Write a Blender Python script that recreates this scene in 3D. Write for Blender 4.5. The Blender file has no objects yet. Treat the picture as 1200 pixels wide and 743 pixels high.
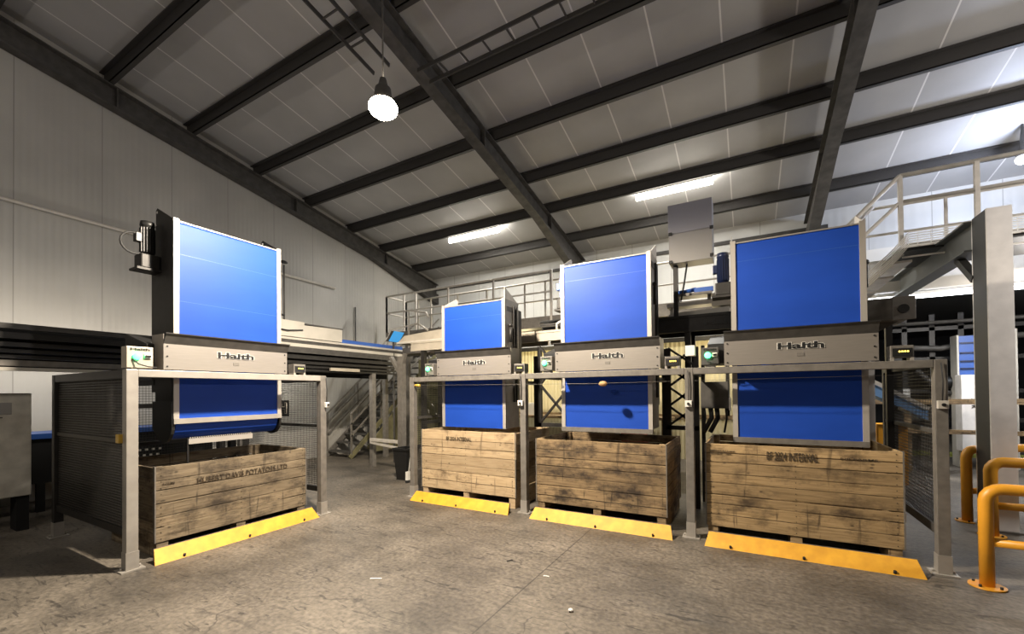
import bpy, bmesh, math, random
from mathutils import Vector, Matrix
random.seed(7)
scn = bpy.context.scene
col = scn.collection
PI = math.pi

# ------------------------------------------------------------------ materials
def mat(name, rgb=(.5,.5,.5), rough=.5, metal=0.0, emit=None, strength=0, noise=0.0, nscale=8, bump=0.0, spec=.5, rgb2=None, stretch=None):
    m = bpy.data.materials.new(name); m.use_nodes = True
    nt = m.node_tree; b = nt.nodes['Principled BSDF']
    b.inputs['Base Color'].default_value = (*rgb, 1); b.inputs['Roughness'].default_value = rough
    b.inputs['Metallic'].default_value = metal; b.inputs['Specular IOR Level'].default_value = spec
    if emit:
        b.inputs['Emission Color'].default_value = (*emit, 1); b.inputs['Emission Strength'].default_value = strength
    if noise or rgb2:
        tc = nt.nodes.new('ShaderNodeTexCoord'); mp = nt.nodes.new('ShaderNodeMapping')
        nt.links.new(tc.outputs['Object'], mp.inputs[0])
        if stretch: mp.inputs['Scale'].default_value = stretch
        n = nt.nodes.new('ShaderNodeTexNoise'); n.inputs['Scale'].default_value = nscale; n.inputs['Detail'].default_value = 6
        nt.links.new(mp.outputs[0], n.inputs[0])
        r = nt.nodes.new('ShaderNodeValToRGB')
        c2 = rgb2 if rgb2 else tuple(c*(1-noise) for c in rgb)
        r.color_ramp.elements[0].position = .35; r.color_ramp.elements[1].position = .65
        r.color_ramp.elements[0].color = (*c2, 1); r.color_ramp.elements[1].color = (*rgb, 1)
        nt.links.new(n.outputs[0], r.inputs[0]); nt.links.new(r.outputs[0], b.inputs['Base Color'])
        if bump:
            bp = nt.nodes.new('ShaderNodeBump'); bp.inputs['Strength'].default_value = bump; bp.inputs['Distance'].default_value = .01
            nt.links.new(n.outputs[0], bp.inputs['Height']); nt.links.new(bp.outputs[0], b.inputs['Normal'])
    return m

M = {}
M['steel'] = mat('painted_grey_steel', (.19,.175,.155), .5, .15, noise=.25, nscale=14)
M['steel_light'] = mat('light_grey_steel', (.36,.335,.30), .42, .25, noise=.15, nscale=9)
M['alu'] = mat('aluminium_edge', (.43,.40,.36), .45, .35)
M['beige'] = mat('beige_sheet', (.48,.43,.35), .45, .1, noise=.15, nscale=5)
M['cream'] = mat('cream_sheet', (.52,.49,.43), .5, 0, noise=.12, nscale=4)
M['dark'] = mat('dark_steel', (.028,.026,.024), .5, .3, noise=.3, nscale=12)
M['guard'] = mat('guard_grey', (.085,.08,.074), .55, .2, noise=.3, nscale=10)
M['wire'] = mat('guard_wire', (.035,.033,.03), .5, .4)
M['black'] = mat('black_plastic', (.012,.012,.012), .45)
M['rubber'] = mat('black_rubber', (.02,.02,.02), .7)
M['belt'] = mat('blue_belt', (.012,.060,.38), .50, 0, noise=.10, nscale=2.2, stretch=(1,1,3), spec=.22)
M['blue'] = mat('machine_blue', (.03,.10,.38), .4)
M['navy'] = mat('motor_navy', (.007,.014,.05), .38, .2)
M['screen'] = mat('blue_screen', (.05,.25,.55), .3, 0, (.05,.35,.8), .5)
M['hood'] = mat('brushed_hood', (.30,.275,.245), .40, .45, noise=.08, nscale=6, stretch=(1,1,14))
M['rib_wall'] = None
M['yellow'] = mat('kerb_yellow', (.68,.35,.02), .6, noise=0, rgb2=(.56,.27,.014), nscale=9)
M['orange'] = mat('barrier_orange', (.74,.34,.025), .38, noise=.1, nscale=6)
M['switch_yellow'] = mat('switch_yellow', (.55,.35,.05), .4)
M['white'] = mat('white_plastic', (.72,.70,.65), .4)
M['green'] = mat('green_lamp', (.1,.8,.35), .3, 0, (.06,1,.30), 7)
M['led'] = mat('amber_digits', (.8,.6,.1), .3, 0, (1,.72,.12), 2.5)
M['tube'] = mat('fluorescent_tube', (1,1,1), .3, 0, (1,.94,.82), 14)
M['tubeb'] = mat('cool_tube', (1,1,1), .3, 0, (.93,.96,1), 9)
M['lampglow'] = mat('flood_lamp_glass', (1,1,1), .3, 0, (1,.86,.66), 60)
M['galv'] = mat('galvanised_rail', (.62,.58,.52), .5, .1, noise=.15, nscale=10)
M['olive'] = mat('olive_sheet', (.20,.185,.10), .6, noise=.35, nscale=5)
M['red'] = mat('red_paint', (.4,.03,.02), .5)
M['ink'] = mat('stencil_ink', (.05,.035,.02), .8)
M['rafter'] = mat('dark_rafter', (.085,.08,.075), .6, .2, noise=.4, nscale=7)
M['purlin'] = mat('dark_purlin', (.05,.047,.045), .6, .2)
M['cabinet'] = mat('cabinet_grey', (.60,.57,.50), .5, 0, noise=.3, nscale=5)
M['box_upper'] = mat('dull_sheet_upper', (.30,.30,.34), .45, .05)
M['box_lower'] = mat('dull_sheet_lower', (.30,.29,.28), .5, .1)
M['conc_white'] = mat('pale_column_paint', (.78,.75,.72), .55, 0, noise=.14, nscale=6)
M['stage_black'] = mat('matt_black', (.006,.006,.006), .9)

def wood_mat(name, light, mid, dirt, d0=.5):
    m = bpy.data.materials.new(name); m.use_nodes = True
    nt = m.node_tree; N = nt.nodes; L = nt.links; b = N['Principled BSDF']; b.inputs['Roughness'].default_value = .8
    tc = N.new('ShaderNodeTexCoord'); geo = N.new('ShaderNodeNewGeometry')
    mp = N.new('ShaderNodeMapping'); mp.inputs['Scale'].default_value = (1.6, 1.6, 26)
    L.new(tc.outputs['Object'], mp.inputs[0])
    n = N.new('ShaderNodeTexNoise'); n.inputs['Scale'].default_value = 2.4; n.inputs['Detail'].default_value = 8; n.inputs['Distortion'].default_value = .5
    add = N.new('ShaderNodeVectorMath'); add.operation = 'ADD'
    L.new(mp.outputs[0], add.inputs[0])
    mul = N.new('ShaderNodeMath'); mul.operation = 'MULTIPLY'; mul.inputs[1].default_value = 37
    L.new(geo.outputs['Random Per Island'], mul.inputs[0]); L.new(mul.outputs[0], add.inputs[1]); L.new(add.outputs[0], n.inputs[0])
    r = N.new('ShaderNodeValToRGB'); e = r.color_ramp.elements
    e[0].position = .3; e[0].color = (*mid, 1); e[1].position = .62; e[1].color = (*light, 1)
    L.new(n.outputs[0], r.inputs[0])
    hsv = N.new('ShaderNodeHueSaturation')
    mr = N.new('ShaderNodeMapRange'); mr.inputs['To Min'].default_value = .60; mr.inputs['To Max'].default_value = 1.2
    L.new(geo.outputs['Random Per Island'], mr.inputs['Value']); L.new(mr.outputs[0], hsv.inputs['Value']); L.new(r.outputs[0], hsv.inputs['Color'])
    # dirt smears
    n2 = N.new('ShaderNodeTexNoise'); n2.inputs['Scale'].default_value = 2.3; n2.inputs['Detail'].default_value = 9; n2.inputs['Roughness'].default_value = .68
    mp2 = N.new('ShaderNodeMapping'); mp2.inputs['Scale'].default_value = (1.1, 1.1, 1.9); mp2.inputs['Location'].default_value = (random.random()*9, 0, 3)
    L.new(tc.outputs['Object'], mp2.inputs[0]); L.new(mp2.outputs[0], n2.inputs[0])
    r2 = N.new('ShaderNodeValToRGB'); r2.color_ramp.elements[0].position = d0; r2.color_ramp.elements[1].position = d0+.17
    L.new(n2.outputs[0], r2.inputs[0])
    mx = N.new('ShaderNodeMix'); mx.data_type = 'RGBA'; mx.blend_type = 'MIX'
    sc = N.new('ShaderNodeMath'); sc.operation = 'MULTIPLY'; sc.inputs[1].default_value = .95
    L.new(r2.outputs[0], sc.inputs[0]); L.new(sc.outputs[0], mx.inputs[0]); L.new(hsv.outputs[0], mx.inputs[6]); mx.inputs[7].default_value = (*dirt, 1)
    # knots and dark scuffs
    v = N.new('ShaderNodeTexVoronoi'); v.inputs['Scale'].default_value = 5.5
    mp3 = N.new('ShaderNodeMapping'); mp3.inputs['Scale'].default_value = (1, 1, 1.7)
    L.new(tc.outputs['Object'], mp3.inputs[0]); L.new(mp3.outputs[0], v.inputs[0])
    r3 = N.new('ShaderNodeValToRGB'); r3.color_ramp.elements[0].position = .05; r3.color_ramp.elements[0].color = (.8,.8,.8,1)
    r3.color_ramp.elements[1].position = .12; r3.color_ramp.elements[1].color = (0,0,0,1)
    L.new(v.outputs['Distance'], r3.inputs[0])
    mx2 = N.new('ShaderNodeMix'); mx2.data_type = 'RGBA'
    L.new(r3.outputs[0], mx2.inputs[0]); L.new(mx.outputs[2], mx2.inputs[6]); mx2.inputs[7].default_value = (*[c*.8 for c in dirt], 1)
    mp4 = N.new('ShaderNodeMapping'); mp4.inputs['Scale'].default_value = (17, 17, 1.6); L.new(tc.outputs['Object'], mp4.inputs[0])
    n4 = N.new('ShaderNodeTexNoise'); n4.inputs['Scale'].default_value = 1; n4.inputs['Detail'].default_value = 5; n4.inputs['Distortion'].default_value = .6; L.new(mp4.outputs[0], n4.inputs[0])
    r4 = N.new('ShaderNodeValToRGB'); r4.color_ramp.elements[0].position = .64; r4.color_ramp.elements[1].position = .72; r4.color_ramp.elements[1].color = (.75,.75,.75,1); L.new(n4.outputs[0], r4.inputs[0])
    mx4 = N.new('ShaderNodeMix'); mx4.data_type = 'RGBA'; L.new(r4.outputs[0], mx4.inputs[0]); L.new(mx2.outputs[2], mx4.inputs[6]); mx4.inputs[7].default_value = (*[c*.7 for c in dirt], 1)
    L.new(mx4.outputs[2], b.inputs['Base Color'])
    bp = N.new('ShaderNodeBump'); bp.inputs['Strength'].default_value = .35; bp.inputs['Distance'].default_value = .008
    L.new(n.outputs[0], bp.inputs['Height']); L.new(bp.outputs[0], b.inputs['Normal'])
    return m
M['wood_pale'] = wood_mat('pale_pine', (.52,.39,.235), (.37,.26,.145), (.085,.055,.03), .53)
M['wood_grey'] = wood_mat('weathered_pine', (.27,.21,.135), (.15,.11,.065), (.035,.025,.016), .46)
M['wood_brown'] = wood_mat('stained_pine', (.33,.23,.12), (.17,.11,.055), (.028,.018,.011), .45)
M['wood_gold'] = wood_mat('golden_pine', (.42,.29,.145), (.27,.18,.082), (.055,.035,.018), .49)

def floor_mat():
    m = bpy.data.materials.new('worn_concrete'); m.use_nodes = True
    nt = m.node_tree; N = nt.nodes; L = nt.links; b = N['Principled BSDF']
    tc = N.new('ShaderNodeTexCoord')
    n1 = N.new('ShaderNodeTexNoise'); n1.inputs['Scale'].default_value = .9; n1.inputs['Detail'].default_value = 9; n1.inputs['Roughness'].default_value = .62
    L.new(tc.outputs['Object'], n1.inputs[0])
    r1 = N.new('ShaderNodeValToRGB'); e = r1.color_ramp.elements
    e[0].position = .36; e[0].color = (.060,.052,.042, 1); e[1].position = .68; e[1].color = (.180,.155,.124, 1)
    L.new(n1.outputs[0], r1.inputs[0])
    # drag marks
    mp = N.new('ShaderNodeMapping'); mp.inputs['Rotation'].default_value = (0,0,.6); mp.inputs['Scale'].default_value = (1.0, 3.4, 1)
    L.new(tc.outputs['Object'], mp.inputs[0])
    n2 = N.new('ShaderNodeTexNoise'); n2.inputs['Scale'].default_value = 1.5; n2.inputs['Detail'].default_value = 10; n2.inputs['Distortion'].default_value = 1.4; n2.inputs['Roughness'].default_value = .7
    L.new(mp.outputs[0], n2.inputs[0])
    r2 = N.new('ShaderNodeValToRGB'); r2.color_ramp.elements[0].position = .55; r2.color_ramp.elements[1].position = .74
    L.new(n2.outputs[0], r2.inputs[0])
    s2 = N.new('ShaderNodeMath'); s2.operation = 'MULTIPLY'; s2.inputs[1].default_value = .75; L.new(r2.outputs[0], s2.inputs[0])
    mx = N.new('ShaderNodeMix'); mx.data_type = 'RGBA'; L.new(s2.outputs[0], mx.inputs[0]); L.new(r1.outputs[0], mx.inputs[6]); mx.inputs[7].default_value = (.032,.029,.026,1)
    # thin scratches and cracks
    nw = N.new('ShaderNodeTexNoise'); nw.inputs['Scale'].default_value = 1.7; nw.inputs['Detail'].default_value = 4; L.new(tc.outputs['Object'], nw.inputs[0])
    wv = N.new('ShaderNodeMix'); wv.data_type = 'RGBA'; wv.inputs[0].default_value = .55; L.new(tc.outputs['Object'], wv.inputs[6]); L.new(nw.outputs['Color'], wv.inputs[7])
    vo = N.new('ShaderNodeTexVoronoi'); vo.feature = 'DISTANCE_TO_EDGE'; vo.inputs['Scale'].default_value = 1.9; L.new(wv.outputs[2], vo.inputs[0])
    rv = N.new('ShaderNodeValToRGB'); rv.color_ramp.elements[0].position = .0; rv.color_ramp.elements[0].color = (1,1,1,1); rv.color_ramp.elements[1].position = .012; rv.color_ramp.elements[1].color = (0,0,0,1)
    L.new(vo.outputs['Distance'], rv.inputs[0])
    n5 = N.new('ShaderNodeTexNoise'); n5.inputs['Scale'].default_value = .9; L.new(tc.outputs['Object'], n5.inputs[0])
    r5 = N.new('ShaderNodeValToRGB'); r5.color_ramp.elements[0].position = .5; r5.color_ramp.elements[1].position = .62; L.new(n5.outputs[0], r5.inputs[0])
    mm = N.new('ShaderNodeMath'); mm.operation = 'MULTIPLY'; L.new(rv.outputs[0], mm.inputs[0]); L.new(r5.outputs[0], mm.inputs[1])
    # short scuffs in two directions
    sc_out = mm.outputs[0]
    for rot, sx, sy, th in ((.9, 2.6, 12, .68), (-.5, 2.2, 9, .70), (.1, 3, 14, .70)):
        mq = N.new('ShaderNodeMapping'); mq.inputs['Rotation'].default_value = (0,0,rot); mq.inputs['Scale'].default_value = (sx, sy, 1); L.new(tc.outputs['Object'], mq.inputs[0])
        nq = N.new('ShaderNodeTexNoise'); nq.inputs['Scale'].default_value = 1.0; nq.inputs['Detail'].default_value = 5; nq.inputs['Distortion'].default_value = 2.2; L.new(mq.outputs[0], nq.inputs[0])
        rq = N.new('ShaderNodeValToRGB'); rq.color_ramp.elements[0].position = th-.06; rq.color_ramp.elements[1].position = th; L.new(nq.outputs[0], rq.inputs[0])
        ma = N.new('ShaderNodeMath'); ma.operation = 'MAXIMUM'; L.new(sc_out, ma.inputs[0]); L.new(rq.outputs[0], ma.inputs[1]); sc_out = ma.outputs[0]
    # saw-cut joint
    sp = N.new('ShaderNodeSeparateXYZ'); L.new(tc.outputs['Object'], sp.inputs[0])
    ja = N.new('ShaderNodeMath'); ja.operation = 'ADD'; L.new(sp.outputs[0], ja.inputs[0]); ja.inputs[1].default_value = 1.62
    jb = N.new('ShaderNodeMath'); jb.operation = 'ABSOLUTE'; L.new(ja.outputs[0], jb.inputs[0])
    jc = N.new('ShaderNodeMath'); jc.operation = 'LESS_THAN'; L.new(jb.outputs[0], jc.inputs[0]); jc.inputs[1].default_value = .006
    jm = N.new('ShaderNodeMath'); jm.operation = 'MAXIMUM'; L.new(sc_out, jm.inputs[0]); L.new(jc.outputs[0], jm.inputs[1])
    js = N.new('ShaderNodeMath'); js.operation = 'MULTIPLY'; js.inputs[1].default_value = .68; L.new(jm.outputs[0], js.inputs[0])
    mxs = N.new('ShaderNodeMix'); mxs.data_type = 'RGBA'; L.new(js.outputs[0], mxs.inputs[0]); L.new(mx.outputs[2], mxs.inputs[6]); mxs.inputs[7].default_value = (.02,.018,.016,1)
    mx = mxs
    # fine grit
    n3 = N.new('ShaderNodeTexNoise'); n3.inputs['Scale'].default_value = 28; n3.inputs['Detail'].default_value = 5
    L.new(tc.outputs['Object'], n3.inputs[0])
    r3 = N.new('ShaderNodeValToRGB'); r3.color_ramp.elements[0].position = .3; r3.color_ramp.elements[0].color = (.62,.62,.62,1); r3.color_ramp.elements[1].position = .7; r3.color_ramp.elements[1].color = (1.25,1.25,1.25,1)
    L.new(n3.outputs[0], r3.inputs[0])
    mx2 = N.new('ShaderNodeMix'); mx2.data_type = 'RGBA'; mx2.blend_type = 'MULTIPLY'; mx2.inputs[0].default_value = 1
    L.new(mx.outputs[2], mx2.inputs[6]); L.new(r3.outputs[0], mx2.inputs[7])
    L.new(mx2.outputs[2], b.inputs['Base Color'])
    rr = N.new('ShaderNodeMapRange'); rr.inputs['To Min'].default_value = .42; rr.inputs['To Max'].default_value = .75
    L.new(n1.outputs[0], rr.inputs['Value']); L.new(rr.outputs[0], b.inputs['Roughness'])
    bp = N.new('ShaderNodeBump'); bp.inputs['Strength'].default_value = .35; bp.inputs['Distance'].default_value = .01
    L.new(n2.outputs[0], bp.inputs['Height']); L.new(bp.outputs[0], b.inputs['Normal'])
    return m

def sheet_mat(name, base, axis, pitch, rib, seam_col, seam_w=.02, phase=0.0, dirt=.25, ribamp=.4):
    """flat sandwich sheet with fine ribs and a joint every `pitch` metres along axis (0 = x, 1 = y)"""
    m = bpy.data.materials.new(name); m.use_nodes = True
    nt = m.node_tree; N = nt.nodes; L = nt.links; b = N['Principled BSDF']; b.inputs['Roughness'].default_value = .55
    tc = N.new('ShaderNodeTexCoord'); sp = N.new('ShaderNodeSeparateXYZ'); L.new(tc.outputs['Object'], sp.inputs[0])
    def mth(op, a, v=None, l=None):
        n = N.new('ShaderNodeMath'); n.operation = op; L.new(a, n.inputs[0])
        if v is not None: n.inputs[1].default_value = v
        if l is not None: L.new(l, n.inputs[1])
        return n.outputs[0]
    x = mth('ADD', sp.outputs[axis], 100*pitch - phase)
    f = mth('MODULO', x, pitch)
    seam = mth('LESS_THAN', f, seam_w)
    rb = mth('SINE', mth('MULTIPLY', x, 2*PI/rib))
    n1 = N.new('ShaderNodeTexNoise'); n1.inputs['Scale'].default_value = .8; n1.inputs['Detail'].default_value = 7; L.new(tc.outputs['Object'], n1.inputs[0])
    mr = N.new('ShaderNodeMapRange'); mr.inputs['From Min'].default_value = .3; mr.inputs['From Max'].default_value = .7
    mr.inputs['To Min'].default_value = 1-dirt; mr.inputs['To Max'].default_value = 1; L.new(n1.outputs[0], mr.inputs['Value'])
    mx = N.new('ShaderNodeMix'); mx.data_type = 'RGBA'; mx.blend_type = 'MULTIPLY'; mx.inputs[0].default_value = 1
    mx.inputs[6].default_value = (*base, 1); L.new(mr.outputs[0], mx.inputs[7])
    mx2 = N.new('ShaderNodeMix'); mx2.data_type = 'RGBA'; L.new(seam, mx2.inputs[0]); L.new(mx.outputs[2], mx2.inputs[6]); mx2.inputs[7].default_value = (*seam_col, 1)
    L.new(mx2.outputs[2], b.inputs['Base Color'])
    bp = N.new('ShaderNodeBump'); bp.inputs['Strength'].default_value = ribamp; bp.inputs['Distance'].default_value = .01
    L.new(rb, bp.inputs['Height']); L.new(bp.outputs[0], b.inputs['Normal'])
    return m

# ------------------------------------------------------------------ mesh helpers
class MB:
    def __init__(s): s.bm = bmesh.new()
    def box(s, x0, x1, y0, y1, z0, z1):
        vs = [s.bm.verts.new((x, y, z)) for x in (x0, x1) for y in (y0, y1) for z in (z0, z1)]
        for f in ((0,1,3,2),(4,6,7,5),(0,4,5,1),(2,3,7,6),(0,2,6,4),(1,5,7,3)): s.bm.faces.new([vs[i] for i in f])
        return s
    def bar(s, p, q, w, h=None, up=(0,0,1)):
        """square bar from p to q; w sideways, h along up"""
        h = h or w; p = Vector(p); q = Vector(q); d = (q-p).normalized(); u = Vector(up)
        if abs(d.dot(u)) > .99: u = Vector((0,1,0))
        a = d.cross(u).normalized(); c = a.cross(d).normalized()
        vs = []
        for e in (p, q):
            for i, j in ((-1,-1),(1,-1),(1,1),(-1,1)): vs.append(s.bm.verts.new(e + a*w/2*i + c*h/2*j))
        for f in ((3,2,1,0),(4,5,6,7),(0,1,5,4),(1,2,6,5),(2,3,7,6),(3,0,4,7)): s.bm.faces.new([vs[i] for i in f])
        return s
    def prism(s, pts, axis, a, b):
        """closed profile pts (2D) extruded along axis 'x','y','z' from a to b"""
        def P(u, v, t): return {'x': (t, u, v), 'y': (u, t, v), 'z': (u, v, t)}[axis]
        A = [s.bm.verts.new(P(u, v, a)) for u, v in pts]; B = [s.bm.verts.new(P(u, v, b)) for u, v in pts]
        n = len(pts)
        s.bm.faces.new(A[::-1]); s.bm.faces.new(B)
        for i in range(n): s.bm.faces.new((A[i], A[(i+1) % n], B[(i+1) % n], B[i]))
        return s
    def tube(s, pts, r, n=10, caps=True):
        pts = [Vector(p) for p in pts]; rings = []
        ref = Vector((0,0,1))
        if abs((pts[1]-pts[0]).normalized().dot(ref)) > .9: ref = Vector((1,0,0))
        for i, p in enumerate(pts):
            if i == 0: d = pts[1]-p
            elif i == len(pts)-1: d = p-pts[i-1]
            else: d = (pts[i+1]-p).normalized() + (p-pts[i-1]).normalized()
            d.normalize(); a = d.cross(ref)
            if a.length < 1e-3: a = d.cross(Vector((0,1,0)))
            a.normalize(); c = d.cross(a).normalized(); ref = a.cross(d)
            rr = r[i] if isinstance(r, (list, tuple)) else r
            rings.append([s.bm.verts.new(p + rr*(a*math.cos(t*2*PI/n) + c*math.sin(t*2*PI/n))) for t in range(n)])
        for A, B in zip(rings, rings[1:]):
            for t in range(n):
                f = s.bm.faces.new((A[t], A[(t+1) % n], B[(t+1) % n], B[t])); f.smooth = True
        if caps: s.bm.faces.new(rings[0][::-1]); s.bm.faces.new(rings[-1])
        return s
    def ball(s, c, r, sz=(1,1,1)):
        g = bmesh.ops.create_uvsphere(s.bm, u_segments=14, v_segments=9, radius=r)
        for v in g['verts']: v.co = Vector((v.co.x*sz[0], v.co.y*sz[1], v.co.z*sz[2])) + Vector(c)
        return s
    def build(s, name, m, parent=None, bevel=0):
        bmesh.ops.recalc_face_normals(s.bm, faces=s.bm.faces)
        me = bpy.data.meshes.new(name); s.bm.to_mesh(me); s.bm.free()
        o = bpy.data.objects.new(name, me); col.objects.link(o)
        me.materials.append(M[m] if isinstance(m, str) else m)
        if parent: o.parent = parent
        if bevel:
            md = o.modifiers.new('bevel', 'BEVEL'); md.width = bevel; md.segments = 2; md.limit_method = 'ANGLE'
        return o
def arc(cx, cy, r, a0, a1, n=8):
    return [(cx + r*math.cos(math.radians(a0+(a1-a0)*i/n)), cy + r*math.sin(math.radians(a0+(a1-a0)*i/n))) for i in range(n+1)]
def tag(o, label=None, cat=None, group=None, kind=None):
    if label: o['label'] = label
    if cat: o['category'] = cat
    if group: o['group'] = group
    if kind: o['kind'] = kind
    return o
def thing(name, label, cat, loc=(0,0,0), rz=0, group=None):
    o = bpy.data.objects.new(name, None); col.objects.link(o); o.empty_display_size = .2
    o.location = loc; o.rotation_euler = (0,0,rz)
    return tag(o, label, cat, group)
def struct(o, label=None, cat=None): return tag(o, label, cat, None, 'structure')

def text(body, width, height, m, parent, loc, rot=(PI/2,0,0), bold=.012, name='lettering', depth=.001, mirror=False, z=0, backing=None):
    def one(off, mm, push, nm):
        cu = bpy.data.curves.new(nm, 'FONT'); cu.body = body; cu.size = 1; cu.offset = off; cu.extrude = .004
        cu.resolution_u = 3; cu.align_x = 'CENTER'; cu.align_y = 'CENTER'
        t = bpy.data.objects.new(nm, cu); col.objects.link(t)
        bpy.context.view_layer.update()
        dg = bpy.context.evaluated_depsgraph_get(); me = bpy.data.meshes.new_from_object(t.evaluated_get(dg))
        bpy.data.objects.remove(t); bpy.data.curves.remove(cu)
        xs = [v.co.x for v in me.vertices]; ys = [v.co.y for v in me.vertices]
        return me, xs, ys
    me, xs, ys = one(bold, m, 0, name)
    w = max(xs)-min(xs); h = max(ys)-min(ys); cx = (max(xs)+min(xs))/2; cy = (max(ys)+min(ys))/2
    def place(me, mm, push, nm, par):
        for v in me.vertices:
            v.co.x = (v.co.x-cx)*width/w*(-1 if mirror else 1); v.co.y = (v.co.y-cy)*height/h; v.co.z = v.co.z*.3 + push
        me.materials.clear(); me.materials.append(M[mm])
        o = bpy.data.objects.new(nm, me); col.objects.link(o); o.parent = par; o.location = loc; o.rotation_euler = rot
        return o
    o = place(me, m, .0015, name, parent)
    if backing:
        me2, _, _ = one(bold+.03, backing, 0, name+'_outline')
        place(me2, backing, 0, name+'_outline', parent)
    return o

# ------------------------------------------------------------------ camera (fitted to the photograph's vanishing points)
f_px, cy_px = 494.511, 454.428
yaw, pit, rol = math.radians(29.19686), math.radians(.65137), math.radians(-.56531)
right = Vector((math.cos(yaw), math.sin(yaw), 0)); fwd = Vector((-math.sin(yaw), math.cos(yaw), 0)); up = Vector((0,0,1))
f2 = fwd*math.cos(pit) + up*math.sin(pit); u2 = up*math.cos(pit) - fwd*math.sin(pit)
r2 = right*math.cos(rol) + u2*math.sin(rol); u3 = u2*math.cos(rol) - right*math.sin(rol)
cd = bpy.data.cameras.new('camera'); cam = bpy.data.objects.new('camera', cd); col.objects.link(cam)
cam.matrix_world = Matrix(((r2.x, u3.x, -f2.x, 0), (r2.y, u3.y, -f2.y, 0), (r2.z, u3.z, -f2.z, 1.6), (0,0,0,1)))
cd.sensor_fit = 'HORIZONTAL'; cd.sensor_width = 36; cd.lens = 36*f_px/1200; cd.shift_y = (cy_px-371.5)/1200
cd.clip_start = .05; cd.clip_end = 100
scn.camera = cam

# ------------------------------------------------------------------ building shell
XW, YB = -9.6, 11.6
def rz_(y): return 7.66 - .178*y          # underside of the roof sheets
M['floor'] = floor_mat()
M['gable'] = sheet_mat('ribbed_wall_sheet', (.45,.435,.405), 1, 1.0, .09, (.27,.26,.24), .014, .86, .22, .16)
M['back'] = sheet_mat('back_wall_sheet', (.68,.68,.66), 0, 1.0, .16, (.42,.41,.39), .015, .3, .12, .15)
M['roofsheet'] = sheet_mat('roof_lining_board', (.42,.415,.415), 0, .87, 5.0, (.68,.67,.66), .022, .61, .22, .0)
M['warm_wall'] = sheet_mat('cream_ribbed_wall', (.62,.55,.33), 0, 1.0, .10, (.3,.26,.15), .015, .3, .15, 1.0)
f = MB().box(XW-.2, 14, -6, 26, -.1, 0).build('floor', 'floor'); struct(f)
b = MB(); 
b.prism([(-6,0),(YB,0),(YB,rz_(YB)+.1),(-6,rz_(-6)+.1)], 'x', XW-.15, XW)
struct(b.build('wall_left', 'gable'))
# back wall: full height on the left, only a drop wall over the opening on the right
b = MB(); b.box(XW, 1.6, YB, YB+.15, 0, rz_(YB)+.1); b.box(1.6, 14, YB, YB+.15, 3.75, rz_(YB)+.1)
struct(b.build('wall_back', 'back'))
b = MB(); b.prism([(-6, rz_(-6)), (YB+.2, rz_(YB+.2)), (YB+.2, rz_(YB+.2)+.1), (-6, rz_(-6)+.1)], 'x', XW-.1, 14)
struct(b.build('ceiling', 'roofsheet'))
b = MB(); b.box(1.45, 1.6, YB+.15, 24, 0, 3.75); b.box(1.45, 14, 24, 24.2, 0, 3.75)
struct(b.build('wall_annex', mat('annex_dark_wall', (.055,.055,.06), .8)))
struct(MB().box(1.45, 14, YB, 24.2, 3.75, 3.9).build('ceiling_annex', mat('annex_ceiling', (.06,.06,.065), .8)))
# portal rafters
def rafter(x, label):
    t = thing('rafter', label, 'roof beam', (x, 0, 0)); t['kind'] = 'structure'
    b = MB(); y0, y1 = -6, YB
    zt = lambda y: rz_(y)-.21; zb = lambda y: rz_(y)-.58
    for (za, zc, w) in ((zt, lambda y: zt(y)-.02, .2), (lambda y: zb(y)+.02, zb, .2), (lambda y: zt(y)-.02, lambda y: zb(y)+.02, .012)):
        b.prism([(y0, za(y0)), (y1, za(y1)), (y1, zc(y1)), (y0, zc(y0))], 'x', -w/2, w/2)
    # haunch towards the eaves
    b.prism([(8.6, zb(8.6)), (y1, zb(y1)), (y1, zb(y1)-.32)], 'x', -.1, .1)
    b.build('beam_section', 'rafter', t)
    b = MB()
    for yy in (3.0, 6.3, 9.2): b.box(-.1, .1, yy-.008, yy+.008, zb(yy)+.02, zt(yy)-.02)
    b.build('stiffener', 'rafter', t)
    return t
rafter(-9.48, 'dark steel rafter running down against the ribbed end wall')
rafter(-4.12, 'steel rafter beside the lit flood lamp, in the middle of the roof')
rafter(1.26, 'steel rafter at the right, running down behind the right hand filler')
rafter(6.64, 'steel rafter beyond the handrail at the far right')
for y in (10.5, 9.1, 7.94, 6.65, 5.4, 4.12, 2.89, 1.6, .3, -1.0):
    b = MB(); zb = rz_(y)-.2
    b.box(XW, 13.9, y-.004, y+.008, zb, zb+.2); b.box(XW, 13.9, y-.004, y+.075, zb, zb+.012); b.box(XW, 13.9, y-.07, y+.004, zb+.185, zb+.2)
    o = b.build('purlin', 'purlin'); struct(o, None); o['group'] = 'roof purlins'
# eaves trim and wall conduits
struct(MB().box(XW, 1.6, YB-.06, YB, 5.18, 5.26).build('trim_1', 'rafter'))
tag(MB().tube([(XW+.05,-2,4.62),(XW+.05,7.5,4.42)], .028).build('conduit_pipe', 'galv'), 'pale conduit pipe running across the upper end wall', 'pipe')
tag(MB().tube([(XW+.05,8.15,2.9),(XW+.05,8.15,4.03)], .018).build('wall_rod', 'guard'), 'short upright rod fixed on the end wall above the belt', 'rod')

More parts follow.
